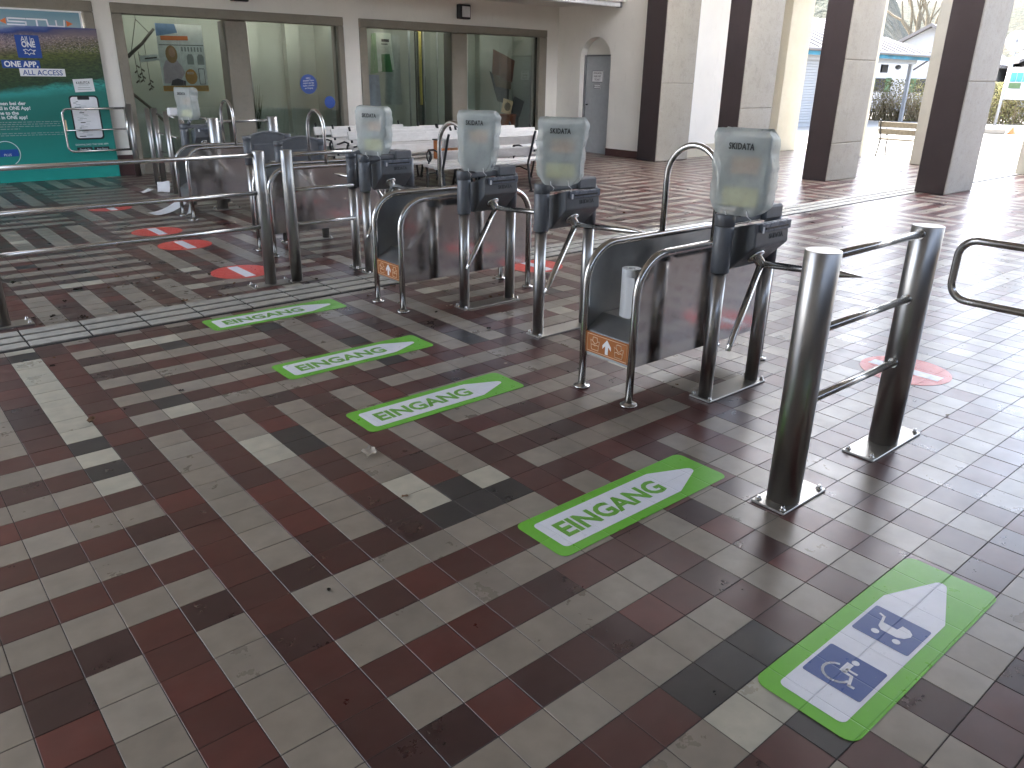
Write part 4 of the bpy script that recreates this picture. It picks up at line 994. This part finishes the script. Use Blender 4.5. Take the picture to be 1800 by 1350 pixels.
wpb('orange_strip', 'print_orange', [(3.85, 2.04), (4.29, 2.05), (4.29, 2.115), (3.85, 2.105)], 1)
wpb('dark_rail', 'print_black', [(3.81, 1.965), (4.53, 1.975), (4.53, 1.985), (3.81, 1.975)], 1)
for q in range(7): wpb('baluster_print', 'reader_grey', [(4.16 + 0.052 * q, 1.88), (4.185 + 0.052 * q, 1.88), (4.185 + 0.052 * q, 1.95), (4.16 + 0.052 * q, 1.95)], 1)
for cx in (4.29, 4.46): wpb('arch_print', 'reader_grey', [(cx - 0.055, 1.68), (cx + 0.055, 1.68), (cx + 0.055, 1.80), (cx + 0.03, 1.84), (cx - 0.03, 1.84), (cx - 0.055, 1.80)], 1)
wpb('base_strip', 'mustard', [(3.79, 1.26), (4.54, 1.26), (4.54, 1.355), (3.79, 1.345)], 2)
fg = wpb('figure_print', 'jumper', [(3.82, 1.38), (3.83, 1.62), (3.88, 1.73), (3.96, 1.77), (4.06, 1.75), (4.13, 1.66), (4.18, 1.55), (4.11, 1.46), (4.09, 1.38)], 2)
wpb('hair_print', 'hair', ell(3.99, 1.83, 0.095, 0.135), 3, fg); wpb('face_print', 'skin', ell(4.0, 1.86, 0.052, 0.078), 4, fg); wpb('trousers_print', 'jeans', [(3.92, 1.352), (4.16, 1.352), (4.17, 1.42), (4.04, 1.46), (3.95, 1.43)], 3, fg)
wpb('round_badge', 'mustard', ell(4.27, 1.49, 0.10, 0.12), 3); put_text(wp, 'eco', 0.075, 'print_white', (4.205, 12.010, 1.53), XR, ZU)
f2 = wpb('phone_print', 'print_black', [(4.40, 1.37), (4.50, 1.37), (4.50, 1.62), (4.40, 1.62)], 3); wpb('screen_print', 'print_mist', [(4.408, 1.38), (4.492, 1.38), (4.492, 1.61), (4.408, 1.61)], 4, f2)
sg = tag(link('small_shop_sign', None), 'small white framed sign hanging left of the window poster', 'sign'); sg.location = (3.62, 12.0, 1.7); sg['_o'] = (3.62, 12.0, 1.7)
m = MB(); m.box((3.63, 12.0, 1.765), (0.30, 0.012, 0.095), Matrix.Rotation(rad(-7), 3, 'Y'), 0.003); m.build('board', 'print_mist', sg, True)
m = MB(); m.box((3.65, 11.992, 1.765), (0.19, 0.003, 0.022), Matrix.Rotation(rad(-7), 3, 'Y')); m.build('small_print', 'driftwood', sg, True)
# blue discs stuck on the pane
dd = thing('window_sticker', 'large blue round sticker on the left shop window', 'sticker', (6.21, GY - 0.01, 1.23))
m = MB(); m.prism([(a, GY - 0.0065, b) for a, b in ell(6.21, 1.39, 0.165, 0.165, 32)], (0, -0.002, 0)); m.build('disc', 'print_blue', dd, True)
for q, (tx, w_) in enumerate((('NEU:', 0.085), ('Strandbad Tickets', 0.21), ('direkt in der App', 0.21), ('kaufen, schneller', 0.22), ('am Eingang', 0.16))): put_text(dd, tx, 0.040, 'print_white', (6.21 - w_ / 2, GY - 0.0095, 1.475 - 0.042 * q), (1, 0, 0.06), ZU, width=w_)
dd = thing('window_sticker', 'small blue round sticker low on the left shop window', 'sticker', (6.61, GY - 0.01, 0.97))
m = MB(); m.prism([(a, GY - 0.0065, b) for a, b in ell(6.61, 1.08, 0.108, 0.108, 28)], (0, -0.002, 0)); m.build('disc', 'print_blue', dd, True)
pl_ = thing('potted_grass', 'spiky grass in a wire basket inside the left shop window', 'plant', (5.38, 12.1, 0.15))
simple('grass', (0.035, 0.06, 0.02), 0.7); simple('wire', (0.45, 0.46, 0.45), 0.4)
rg = random.Random(3); m = MB()
for q in range(26):
    a = rg.uniform(0, 6.28); r0 = rg.uniform(0.0, 0.05); r1 = rg.uniform(0.05, 0.16); h = rg.uniform(0.35, 0.75)
    m.tube([(5.38 + r0 * math.cos(a), 12.1 + r0 * math.sin(a), 0.62), (5.38 + (r0 + r1) / 2 * math.cos(a), 12.1 + (r0 + r1) / 2 * math.sin(a), 0.62 + h * 0.6), (5.38 + r1 * math.cos(a), 12.1 + r1 * math.sin(a), 0.62 + h)], [0.008, 0.006, 0.002], 4)
m.build('blades', 'grass', pl_, True)
m = MB()
for q in range(12):
    a = 2 * math.pi * q / 12; m.tube([(5.38 + 0.05 * math.cos(a), 12.1 + 0.05 * math.sin(a), 0.92), (5.38 + 0.11 * math.cos(a), 12.1 + 0.11 * math.sin(a), 0.68), (5.38 + 0.09 * math.cos(a), 12.1 + 0.09 * math.sin(a), 0.16)], 0.004, 5)
m.build('basket', 'wire', pl_, True)
# right window
simple('jersey_white', (0.55, 0.60, 0.55), 0.7); simple('jersey_green', (0.03, 0.16, 0.045), 0.7); simple('jersey_pale', (0.22, 0.36, 0.20), 0.7); simple('lilac', (0.28, 0.31, 0.44), 0.7); simple('yellow_pole', (0.72, 0.56, 0.11), 0.4); simple('rust_cloth', (0.14, 0.05, 0.030), 0.8, var=0.35, scale=5); simple('navy_cloth', (0.015, 0.022, 0.042), 0.8); simple('dark_green', (0.008, 0.022, 0.012), 0.5); simple('brown_cloth', (0.115, 0.070, 0.040), 0.8)
def drape(mb, poly, y, th=0.02, wave=0.03, n=10):
    """hanging sheet with folds: polygon columns between left/right edges"""
    (xl0, zl0), (xr0, zr0), (xr1, zr1), (xl1, zl1) = poly; vs = []; fs = []
    for a in range(n + 1):
        for b in range(n + 1):
            u, v = a / n, b / n
            x = (xl0 * (1 - u) + xr0 * u) * (1 - v) + (xl1 * (1 - u) + xr1 * u) * v; z = (zl0 * (1 - u) + zr0 * u) * (1 - v) + (zl1 * (1 - u) + zr1 * u) * v
            vs.append((x, y + wave * math.sin(u * 9 + v * 2) * (0.3 + 0.7 * v), z))
    for a in range(n):
        for b in range(n): fs.append((a * (n + 1) + b, (a + 1) * (n + 1) + b, (a + 1) * (n + 1) + b + 1, a * (n + 1) + b + 1))
    N_ = len(vs); vs2 = [(x, yy + th, z) for x, yy, z in vs]; mb.add(vs + vs2, fs + [[i + N_ for i in f[::-1]] for f in fs], True)
js = thing('jersey', 'green and white sports jersey hanging in the right shop window', 'jersey', (8.07, 12.1, 1.6))
m = MB(); drape(m, [(7.93, 2.33), (8.28, 2.33), (8.32, 1.66), (7.93, 1.62)], 12.1); m.build('front', 'jersey_white', js, True)
m = MB(); drape(m, [(7.83, 2.30), (7.93, 2.32), (7.93, 1.60), (7.80, 1.58)], 12.08); m.build('sleeve', 'jersey_pale', js, True)
m = MB(); drape(m, [(8.03, 1.94), (8.21, 1.95), (8.25, 1.62), (8.03, 1.62)], 12.05, 0.02, 0.02); m.build('stripe_panel', 'jersey_green', js, True)
m = MB(); m.box((8.12, 12.055, 2.19), (0.17, 0.004, 0.05)); m.box((8.10, 12.055, 2.125), (0.14, 0.004, 0.018)); m.build('dark_print', 'print_black', js, True)
m = MB(); drape(m, [(7.66, 1.56), (8.0, 1.56), (8.02, 0.75), (7.64, 0.75)], 12.14, 0.02, 0.02); tag(m.build('lilac_cloth', 'lilac'), 'pale lilac cloth hanging below the jersey', 'cloth')
m = MB(); drape(m, [(8.33, 2.30), (8.58, 2.32), (8.55, 1.0), (8.20, 1.0)], 12.25, 0.02, 0.05); tag(m.build('grey_sail', 'reader_grey'), 'grey translucent sail cloth beside the jersey', 'cloth')
for x, y, r_, z0, z1, mt, nm, lb in ((8.63, 12.0, 0.022, 0.16, 2.60, 'reader_grey', 'white_pole', 'grey upright pole right of the sail cloth'), (8.88, 11.98, 0.030, 1.0, 2.62, 'yellow_pole', 'yellow_pole', 'yellow and white upright pole in the right shop window'), (9.01, 12.05, 0.020, 0.16, 2.55, 'wire', 'metal_pole', 'thin metal pole in front of the dark green board'), (9.30, 11.98, 0.012, 0.16, 2.45, 'wire', 'metal_pole', 'thin metal pole beside the concrete pillar')):
    m = MB(); m.cyl((x, y, z0), (x, y, z1), r_, 14); tag(m.build(nm, mt), lb, 'pole')
    if nm == 'yellow_pole':
        pass
m = MB(); m.box((9.0, 12.2, 1.55), (0.20, 0.03, 1.95), None, 0.005); m.box((9.02, 12.15, 1.3), (0.17, 0.05, 0.5), None, 0.01); tag(m.build('dark_board', 'dark_green'), 'dark green upright board behind the poles', 'board')
fl = thing('hanging_flag', 'rust and navy cloth hanging in the right shop window', 'flag', (11.1, 12.05, 1.0))
m = MB(); drape(m, [(10.84, 2.12), (11.46, 1.90), (11.36, 1.45), (10.84, 1.62)], 12.05, 0.015, 0.03); m.build('rust_part', 'rust_cloth', fl, True)
m = MB(); drape(m, [(10.84, 1.618), (11.36, 1.448), (11.33, 1.30), (10.95, 1.36)], 12.055, 0.015, 0.03); m.build('brown_part', 'brown_cloth', fl, True)
m = MB(); drape(m, [(10.77, 1.68), (11.34, 1.33), (11.30, 0.98), (11.02, 1.05)], 12.09, 0.015, 0.02); m.build('navy_part', 'navy_cloth', fl, True)
simple('terracotta', (0.36, 0.085, 0.035), 0.7)
tb = thing('orange_bin', 'orange tub standing low in the right shop window', 'tub', (11.15, 12.0, 0.15))
m = MB(); m.rev((11.15, 12.0, 0.15), (0, 0, 1), [(0, 0.20), (0.58, 0.24), (0.60, 0.255), (0.63, 0.255), (0.63, 0.235)], 24); m.build('tub', 'terracotta', tb, True)
pf = thing('picture_frame', 'small picture frame resting in the orange tub', 'picture', (11.18, 11.98, 0.78))
m = MB(); m.box((11.17, 11.96, 0.94), (0.28, 0.02, 0.30), Matrix.Rotation(rad(14), 3, 'Y'), 0.004); m.build('frame', 'sign_cream', pf, True)
m = MB(); m.cyl((11.17, 11.949, 0.94), (11.17, 11.943, 0.94), 0.09, 20); m.build('motif', 'brown_cloth', pf, True)
bp = thing('black_panel', 'tilted black panel beside the orange tub', 'panel', (11.52, 12.0, 0.15))
m = MB(); m.box((11.50, 12.0, 0.93), (0.30, 0.03, 0.36), Matrix.Rotation(rad(22), 3, 'Y'), 0.004); m.build('panel', 'dark', bp, True)
m = MB(); m.box((11.52, 12.02, 0.45), (0.05, 0.05, 0.62)); m.build('stand', 'dark', bp, True)

# ================================================================== LITTER
def sheet(label, loc, w, l, rz, curl, seed):
    r_ = random.Random(seed); m = MB(); vs = []; n = 8
    for a in range(n + 1):
        for b in range(n + 1):
            u, v = a / n - 0.5, b / n - 0.5
            vs.append((u * l, v * w, 0.006 + curl * (u + 0.5) ** 2 + 0.01 * math.sin(5 * v + 3 * u + seed) * 0.6 + 0.004))
    m.add(vs, [(a * (n + 1) + b, (a + 1) * (n + 1) + b, (a + 1) * (n + 1) + b + 1, a * (n + 1) + b + 1) for a in range(n) for b in range(n)], True)
    o = m.build('paper_sheet', 'paper'); o.location = loc; o.rotation_euler.z = rz; tag(o, label, 'paper', 'loose papers on the floor'); return o
sheet('large curled white sheet on the floor before the farthest divider', (2.26, 7.62, 0), 0.20, 0.42, 0.4, 0.09, 1)
sheet('folded white sheet lying near the slim gate posts', (2.78, 9.40, 0), 0.16, 0.20, 1.2, 0.12, 2)
sheet('rounded white scrap lying left of the folded sheet', (2.56, 9.48, 0), 0.15, 0.16, 0.2, 0.03, 3)
sheet('thin white scrap beside the foot of the farthest divider', (2.46, 7.42, 0), 0.05, 0.22, 1.0, 0.08, 4)
def leaf_mesh(seed, mat, s):
    r_ = random.Random(seed); m = MB(); n = 6; vs = []
    for a in range(n + 1):
        u = a / n; wd = s * 0.38 * math.sin(math.pi * min(1, u * 0.95 + 0.04)) ** 0.7 * r_.uniform(0.8, 1.15)
        for b in (-1, 0, 1): vs.append((s * (u - 0.5), wd * b, 0.003 + s * 0.22 * (abs(b) * r_.uniform(0.5, 1.2) + 0.6 * (u - 0.5) ** 2 * r_.uniform(0.5, 2.2))))
    m.add(vs, [(a * 3 + b, a * 3 + 3 + b, a * 3 + 4 + b, a * 3 + 1 + b) for a in range(n) for b in (0, 1)], True)
    m.tube([(s * 0.48, 0, 0.01), (s * 0.75, s * 0.06, 0.006)], s * 0.02, 4)
    me = m.mesh('dry_leaf'); me.materials.append(M[mat]); return me
LM = [leaf_mesh(1, 'leaf', 0.05), leaf_mesh(2, 'leaf_pale', 0.034), leaf_mesh(3, 'leaf_dark', 0.045), leaf_mesh(4, 'leaf', 0.034), leaf_mesh(5, 'leaf_dark', 0.06), leaf_mesh(6, 'leaf_pale', 0.026)]
LP = [(0.4, 5.8), (0.47, 5.89), (0.45, 5.28), (0.63, 5.35), (0.94, 5.89), (0.89, 5.36), (1.1, 5.83), (0.98, 5.0), (0.4, 5.95), (0.49, 4.93), (0.39, 4.08), (0.99, 4.0), (1.19, 3.60), (1.52, 3.96), (1.57, 3.86), (0.97, 4.6), (0.06, 2.8), (0.02, 2.65), (0.0, 1.7), (0.33, 2.58), (0.32, 2.75), (0.8, 2.54), (0.55, 1.62), (0.47, 1.83), (0.79, 0.14), (0.26, -0.22), (2.11, 1.09), (2.59, 2.30), (2.46, 1.69), (2.33, 2.09), (2.65, 0.24), (2.40, 2.22), (8.96, 3.08), (8.0, 5.73), (10.28, 2.69), (9.33, 3.77), (3.42, -0.9), (8.19, 2.23), (11.67, 1.93), (10.26, 1.34), (13.24, 2.34), (14.81, 4.6), (7.11, 5.72), (7.95, 5.16), (2.58, 3.1), (2.28, 3.9), (2.45, 3.0), (1.63, 3.57), (2.19, 3.04), (1.79, 3.42), (3.43, 2.82), (0.2, 4.9), (1.25, 5.1), (0.75, 4.3), (0.13, 3.75), (0.24, 3.72), (4.6, 2.2), (5.3, 1.4), (6.2, 2.7), (5.1, 3.9), (6.8, 4.4)]
rl = random.Random(21)
rc = random.Random(77)
for (ax, ay, bx_, by_, n_) in ((-0.1, 3.56, 2.6, 3.58, 16), (1.65, 3.60, 2.2, 3.80, 9), (0.1, 4.2, 1.6, 6.2, 16), (2.55, 2.3, 3.1, 2.36, 4), (6.0, 2.0, 12.0, 4.5, 12), (2.2, 2.9, 2.7, 3.06, 5)):
    for q in range(n_): LP.append((rc.uniform(ax, bx_), rc.uniform(ay, by_)))
for q, (x, y) in enumerate(LP):
    o = link('dry_leaf', LM[rl.randrange(6)]); o.location = (x, y, 0.001); o.rotation_euler = (0, 0, rl.uniform(0, 6.28)); o.scale = [rl.choice((0.35, 0.5, 0.6, 0.7, 0.85, 1.0)) * rl.uniform(0.85, 1.15)] * 3
    tag(o, 'small dry curled leaf lying on the tiled floor', 'leaf', 'dry leaves scattered over the floor')
o = link('dry_leaf', leaf_mesh(9, 'leaf_pale', 0.085)); o.location = (0.87, 0.56, 0.001); o.rotation_euler.z = 0.9; tag(o, 'large pale crumpled leaf on the grey tiles before the arrows', 'leaf', 'dry leaves scattered over the floor')

# ================================================================== OUTSIDE
simple('kiosk_white', (0.33, 0.335, 0.34), 0.6, var=0.04); simple('kiosk_blue', (0.17, 0.21, 0.235), 0.6, var=0.04); simple('roof_metal', (0.13, 0.12, 0.115), 0.45, var=0.1); simple('frieze', (0.03, 0.20, 0.32), 0.5, var=0.5, scale=1.2)
simple('bark', (0.17, 0.145, 0.10), 0.9, var=0.3); simple('twig', (0.21, 0.165, 0.10), 0.9, var=0.3); simple('hedge_leaf', (0.15, 0.145, 0.045), 0.8, var=0.5, scale=3); simple('green_shutter', (0.05, 0.10, 0.045), 0.5)
GZ = -0.09
ks = thing('kiosk', 'white kiosk with roller shutters and metal hip roof across the plaza', 'kiosk', (31, 16, GZ))
KY = 14.8
m = MB(); m.box((29.6, KY + 0.1, 1.2), (8.2, 0.2, 2.58)); m.box((25.5, 17.5, 1.2), (0.2, 5.2, 2.58)); m.box((31.2, 20.1, 1.2), (11.6, 0.2, 2.58)); m.box((37.0, 18.6, 1.2), (0.2, 2.8, 2.58)); m.build('wall', 'kiosk_white', ks, True)
m = MB(); m.box((35.2, 17.2, 1.2), (3.4, 0.1, 2.58)); m.box((33.68, 16.1, 1.2), (0.1, 2.3, 2.58)); m.build('recess_wall', 'kiosk_blue', ks, True)
for x0, x1 in ((26.6, 29.2), (30.2, 33.2)):
    f_ = MB(); 
    for q in range(22): f_.box(((x0 + x1) / 2, KY - 0.02, 0.12 + 0.1 * q), (x1 - x0, 0.05, 0.088), None, 0.01)
    f_.build('shutter', 'kiosk_white', ks, True)
m = MB(); m.box((31.3, KY - 0.06, 2.42), (11.6, 0.14, 0.20)); m.build('beam', 'kiosk_white', ks, True)
m = MB(); m.box((36.86, KY, 1.2), (0.14, 0.14, 2.58)); m.build('post', 'kiosk_white', ks, True)
m = MB(); m.box((31.3, KY - 0.42, 2.60), (12.6, 0.04, 0.24)); m.build('frieze', 'frieze', ks, True)
m = MB(); ev = [(24.6, 14.2), (38.0, 14.2), (38.0, 21.0), (24.6, 21.0)]; rdg = [(27.6, 17.6), (34.6, 17.6)]
vz = [Vector((x, y, 2.74)) for x, y in ev] + [Vector((x, y, 4.1)) for x, y in rdg] + [Vector((x, y, 2.66)) for x, y in ev]
m.add(vz, [(0, 1, 5, 4), (1, 2, 5), (2, 3, 4, 5), (3, 0, 4), (6, 7, 1, 0), (7, 8, 2, 1), (8, 9, 3, 2), (9, 6, 0, 3), (9, 8, 7, 6)]); rf = m.build('roof', 'roof_metal', ks, True)
m = MB()
for q in range(22):
    m = MB(); x = 24.9 + 0.6 * q; top = max(0.02, min((x - 24.6) / 3.0, (38.0 - x) / 3.4, 1.0)); a = Vector((x, 14.2, 2.755)); b = Vector((x, 14.2 + 3.4 * top, 2.755 + 1.36 * top)); m.tube([a, b], 0.02, 4); m.build('roof_seam', 'roof_metal', rf, True)
m = MB(); m.cyl((38.0, 14.35, 2.66), (37.1, 14.75, 2.1), 0.04, 8); m.cyl((24.6, 14.12, 2.66), (38.0, 14.12, 2.66), 0.06, 8); m.build('gutter', 'roof_metal', ks, True)
m = MB(); m.box((36.1, 15.6, 2.13), (0.55, 0.08, 0.34)); m.build('screen', 'dark', ks, True)
m = MB(); m.rev((36.75, 15.3, 2.1), (0, 0, 1), [(0, 0.05), (0.06, 0.13), (0.16, 0.12), (0.2, 0.04)], 14); m.build('lamp', 'grey_cast', ks, True)
fr_ = thing('slatted_cabinet', 'small slatted wooden cabinet under the kiosk roof', 'cabinet', (34.1, 16.6, GZ))
for q in range(6):
    m = MB(); m.box((33.95 + 0.16 * q, 16.55, 0.42), (0.13, 0.03, 0.9), None, 0.004); m.build('slat', 'bench_weathered', fr_, True)
m = MB(); m.box((34.35, 16.75, 0.92), (1.1, 0.5, 0.06), None, 0.006); m.box((34.35, 16.8, 0.2), (1.0, 0.4, 0.05)); m.build('top', 'bench_weathered', fr_, True)

# hedge: bare twigs with sparse leaves
def hedge(label, pts, h, w, seed, leaves=5200, twigs=700):
    r_ = random.Random(seed); t = thing('hedge', label, 'hedge', (pts[0][0], pts[0][1], GZ))
    def at(u):
        u *= len(pts) - 1; i = min(int(u), len(pts) - 2); f = u - i
        return Vector((pts[i][0] * (1 - f) + pts[i + 1][0] * f, pts[i][1] * (1 - f) + pts[i + 1][1] * f, GZ))
    m = MB()
    for q in range(twigs):
        b = at(r_.random()) + Vector((r_.uniform(-w, w) * 0.4, r_.uniform(-w, w) * 0.4, 0)); p_ = [b]; d = Vector((r_.gauss(0, 0.25), r_.gauss(0, 0.25), 1)).normalized(); L = h * r_.uniform(0.5, 0.95) / 4
        for s_ in range(4): d = (d + Vector((r_.gauss(0, 0.25), r_.gauss(0, 0.25), 0.05))).normalized(); p_.append(p_[-1] + d * L)
        m.tube(p_, [0.018, 0.014, 0.010, 0.007, 0.004], 3, caps=False)
    m.build('twigs', 'twig', t, True)
    vs, fs = [], []
    for q in range(leaves):
        low = r_.random() < 0.35; z = h * (r_.uniform(0.0, 0.4) if low else r_.uniform(0.25, 1.0) ** 0.8)
        c = at(r_.random()) + Vector((r_.uniform(-w, w) * 0.5, r_.uniform(-w, w) * 0.5, z)); a = Vector((r_.gauss(0, 1), r_.gauss(0, 1), r_.gauss(0, 1))).normalized() * r_.uniform(0.03, 0.06); b = a.orthogonal().normalized() * r_.uniform(0.02, 0.045)
        o = len(vs); vs += [c - a, c + b, c + a, c - b]; fs.append((o, o + 1, o + 2, o + 3))
    m = MB(); m.add(vs, fs); lf = m.build('leaves', 'hedge_leaf', t, True)
    return t
hedge('half bare hedge between kiosk and cream column', [(36.9, 16.2), (38.0, 14.0), (39.2, 12.4)], 1.80, 0.7, 5)
hedge('olive green hedge behind the sign post', [(39.3, 12.2), (40.4, 10.4), (42.5, 6.0)], 1.75, 1.0, 6, 9000, 300)
# sign post and round dish
sp = thing('sign_post', 'white information sign on a leaning white post at the plaza hedge', 'sign', (38.3, 11.35, GZ))
m = MB(); m.tube([(38.3, 11.35, GZ), (38.36, 11.30, 2.3)], 0.055, 10); m.build('post', 'kiosk_white', sp, True)
rzs = Matrix.Rotation(rad(-20), 3, 'Z')
m = MB(); m.box((38.60, 10.72, 1.60), (0.06, 1.75, 1.30), rzs, 0.01); m.build('board', 'kiosk_white', sp, True)
for q in range(4):
    m = MB(); m.box(Vector((38.60, 10.72, 1.86)) + rzs @ Vector((-0.036, 0.50 - 0.29 * q, 0)), (0.012, 0.25, 0.36), rzs); m.build('picture_field', 'frieze', sp, True)
m = MB(); m.box(Vector((38.60, 10.72, 1.52)) + rzs @ Vector((-0.036, 0.36, 0)), (0.012, 0.55, 0.22), rzs); m.build('green_field', 'green_shutter', sp, True)
ds = thing('round_dish', 'white round dish on a thin mast behind the sign post', 'dish', (44.6, 13.4, GZ))
m = MB(); m.tube([(44.6, 13.4, GZ), (44.6, 13.4, 3.2)], 0.06, 8); m.tube([(44.6, 13.0, 2.75), (44.6, 13.8, 2.75)], 0.03, 6); m.tube([(44.6, 13.1, 2.95), (44.6, 13.6, 2.95)], 0.03, 6); m.build('mast', 'kiosk_white', ds, True)
m = MB(); m.rev((44.55, 13.4, 3.5), (-0.9, -0.35, 0.15), [(0, 0.48), (0.05, 0.50), (0.06, 0.46), (0.02, 0.1)], 28); m.build('dish', 'kiosk_white', ds, True)
m = MB(); m.cyl((44.52, 13.39, 3.5), (44.2, 13.28, 3.55), 0.03, 8); m.build('feed_arm', 'grey_cast', ds, True)
# houses behind
def house(label, c, L, B, h, rh, rz, shutters=True):
    t = thing('house', label, 'house', (c[0], c[1], GZ)); R3 = Matrix.Rotation(rz, 3, 'Z'); cv = Vector((c[0], c[1], GZ))
    def w(x, y, z): return cv + R3 @ Vector((x, y, z))
    m = MB(); m.box(w(0, 0, h / 2), (L, B, h), R3); m.prism([w(-L / 2, -B / 2, h), w(-L / 2, B / 2, h), w(-L / 2, 0, h + rh)], R3 @ Vector((L, 0, 0))); m.build('wall', 'kiosk_white', t, True)
    for sg_ in (-1, 1):
        m = MB(); m.prism([w(-L / 2 - 0.4, sg_ * (B / 2 + 0.5), h - rh * 0.5 / (B / 2) + 0.02), w(-L / 2 - 0.4, 0, h + rh + 0.02), w(-L / 2 - 0.4, 0, h + rh + 0.18), w(-L / 2 - 0.4, sg_ * (B / 2 + 0.5), h - rh * 0.5 / (B / 2) + 0.18)], R3 @ Vector((L + 0.8, 0, 0))); m.build('roof', 'roof_metal', t, True)
    for q in range(3):
        x = -L / 2 - 0.03; y = -B / 2 + B * (q + 0.5) / 3
        m = MB(); m.box(w(x, y, 1.5), (0.06, 0.5, 0.7), R3); wn = m.build('window', 'dark', t, True)
        for sg_ in (-1, 1):
            m = MB(); m.box(w(x - 0.03, y + sg_ * 0.42, 1.5), (0.05, 0.3, 0.75), R3, 0.01); m.build('shutter', 'green_shutter', wn, True)
    return t
house('white gabled house behind kiosk and hedge', (51.5, 19.6), 9, 6.5, 2.7, 1.8, rad(12))
house('white gabled house at the right edge behind the dish', (56.0, 12.6), 10, 8.5, 3.0, 2.6, rad(25))
# small rubble on the plaza
rb_ = thing('barrier_foot', 'grey slab with an orange wedge lying on the plaza', 'rubble', (31.6, 9.0, GZ))
m = MB(); m.box((31.5, 9.1, GZ + 0.09), (0.45, 1.0, 0.16), Matrix.Rotation(0.3, 3, 'Z'), 0.02); m.build('slab', 'concrete_frame', rb_, True)
m = MB(); m.prism([(31.7, 8.35, GZ + 0.0), (31.7, 8.6, GZ), (31.75, 8.45, GZ + 0.25)], (0.2, 0.02, 0)); m.build('wedge', 'orange_plastic', rb_, True)
# bare tree
tr_ = thing('bare_tree', 'large leafless tree rising behind the kiosk roof', 'tree', (48.5, 19.4, GZ))
rtq = random.Random(17); tm = MB(); bm_ = MB()
def grow(mb, p_, d, r_, L, lev):
    pts = [p_]; rs = [r_]; n = 4
    for s_ in range(n):
        d = (d + Vector((rtq.gauss(0, 0.13), rtq.gauss(0, 0.13), 0.10))).normalized(); pts.append(pts[-1] + d * L / n); rs.append(r_ * (1 - 0.42 * (s_ + 1) / n))
    mb.tube(pts, rs, 6 if lev < 2 else 3, caps=False)
    if lev >= 6: return
    for q in range(3 if lev < 5 else 2):
        f = rtq.uniform(0.45, 1.0) if q else 1.0; i = max(1, min(n, round(f * n))); ax_ = Vector((rtq.gauss(0, 1), rtq.gauss(0, 1), rtq.gauss(0, 0.3))).normalized()
        nd = (d + ax_ * rtq.uniform(0.35, 0.65)).normalized(); grow(bm_, pts[i], nd, rs[i] * rtq.uniform(0.55, 0.75), L * rtq.uniform(0.62, 0.82), lev + 1)
tm.tube([(48.5, 19.4, GZ), (48.45, 19.4, 1.2), (48.5, 19.42, 2.4)], [0.42, 0.34, 0.30], 10)
for q in range(6):
    a = q * 1.05 + 0.3; grow(bm_, Vector((48.5, 19.42, 2.3)), Vector((0.5 * math.cos(a), 0.5 * math.sin(a), 1)), 0.17, 3.0, 1)
tm.build('trunk', 'bark', tr_, True); bm_.build('crown', 'bark', tr_, True)
# wooded hills
k = NB('hill_wood'); p = k.pos(); a = k.noise(p, 0.02, 6, 0.7); b_ = k.noise(p, 0.14, 5, 0.7)
k.col(k.mix(k.mrange(b_, 0.35, 0.65, 0, 1), k.ramp(a, [(0.35, (0.045, 0.055, 0.035)), (0.65, (0.10, 0.085, 0.055))]), (0.030, 0.038, 0.028))); k.rough(0.95); k.bump(b_, 1.0, 6.0); M['hill_wood'] = k.m
def hill(nm, r0, h_fn, a0, a1, depth, seed):
    r_ = random.Random(seed); vs, fs = [], []; na, nr = 70, 10
    for i in range(na + 1):
        az_ = a0 + (a1 - a0) * i / na
        for j in range(nr + 1):
            f = j / nr; rr = r0 + depth * f; z = h_fn(az_) * math.sin(f * math.pi / 2) ** 1.2 + r_.uniform(-1, 1) * 0.03 * h_fn(az_) * f
            vs.append((CPOS.x + rr * math.sin(rad(az_)), CPOS.y + rr * math.cos(rad(az_)), z - 0.5))
    for i in range(na):
        for j in range(nr): fs.append((i * (nr + 1) + j, (i + 1) * (nr + 1) + j, (i + 1) * (nr + 1) + j + 1, i * (nr + 1) + j + 1))
    m = MB(); m.add(vs, fs, True); tag(m.build(nm, 'hill_wood'), kind='structure')
hill('hills', 260, lambda z: max(8, 62 * (1 / (1 + math.exp((z - 64.5) / 1.1)))) , 30, 76, 180, 2)
hill('hills', 900, lambda z: 92 + 14 * math.sin(z * 0.2) + 8 * math.sin(z * 0.71), 35, 120, 400, 3)

for o in bpy.data.objects:
    if '_o' in o: del o['_o']
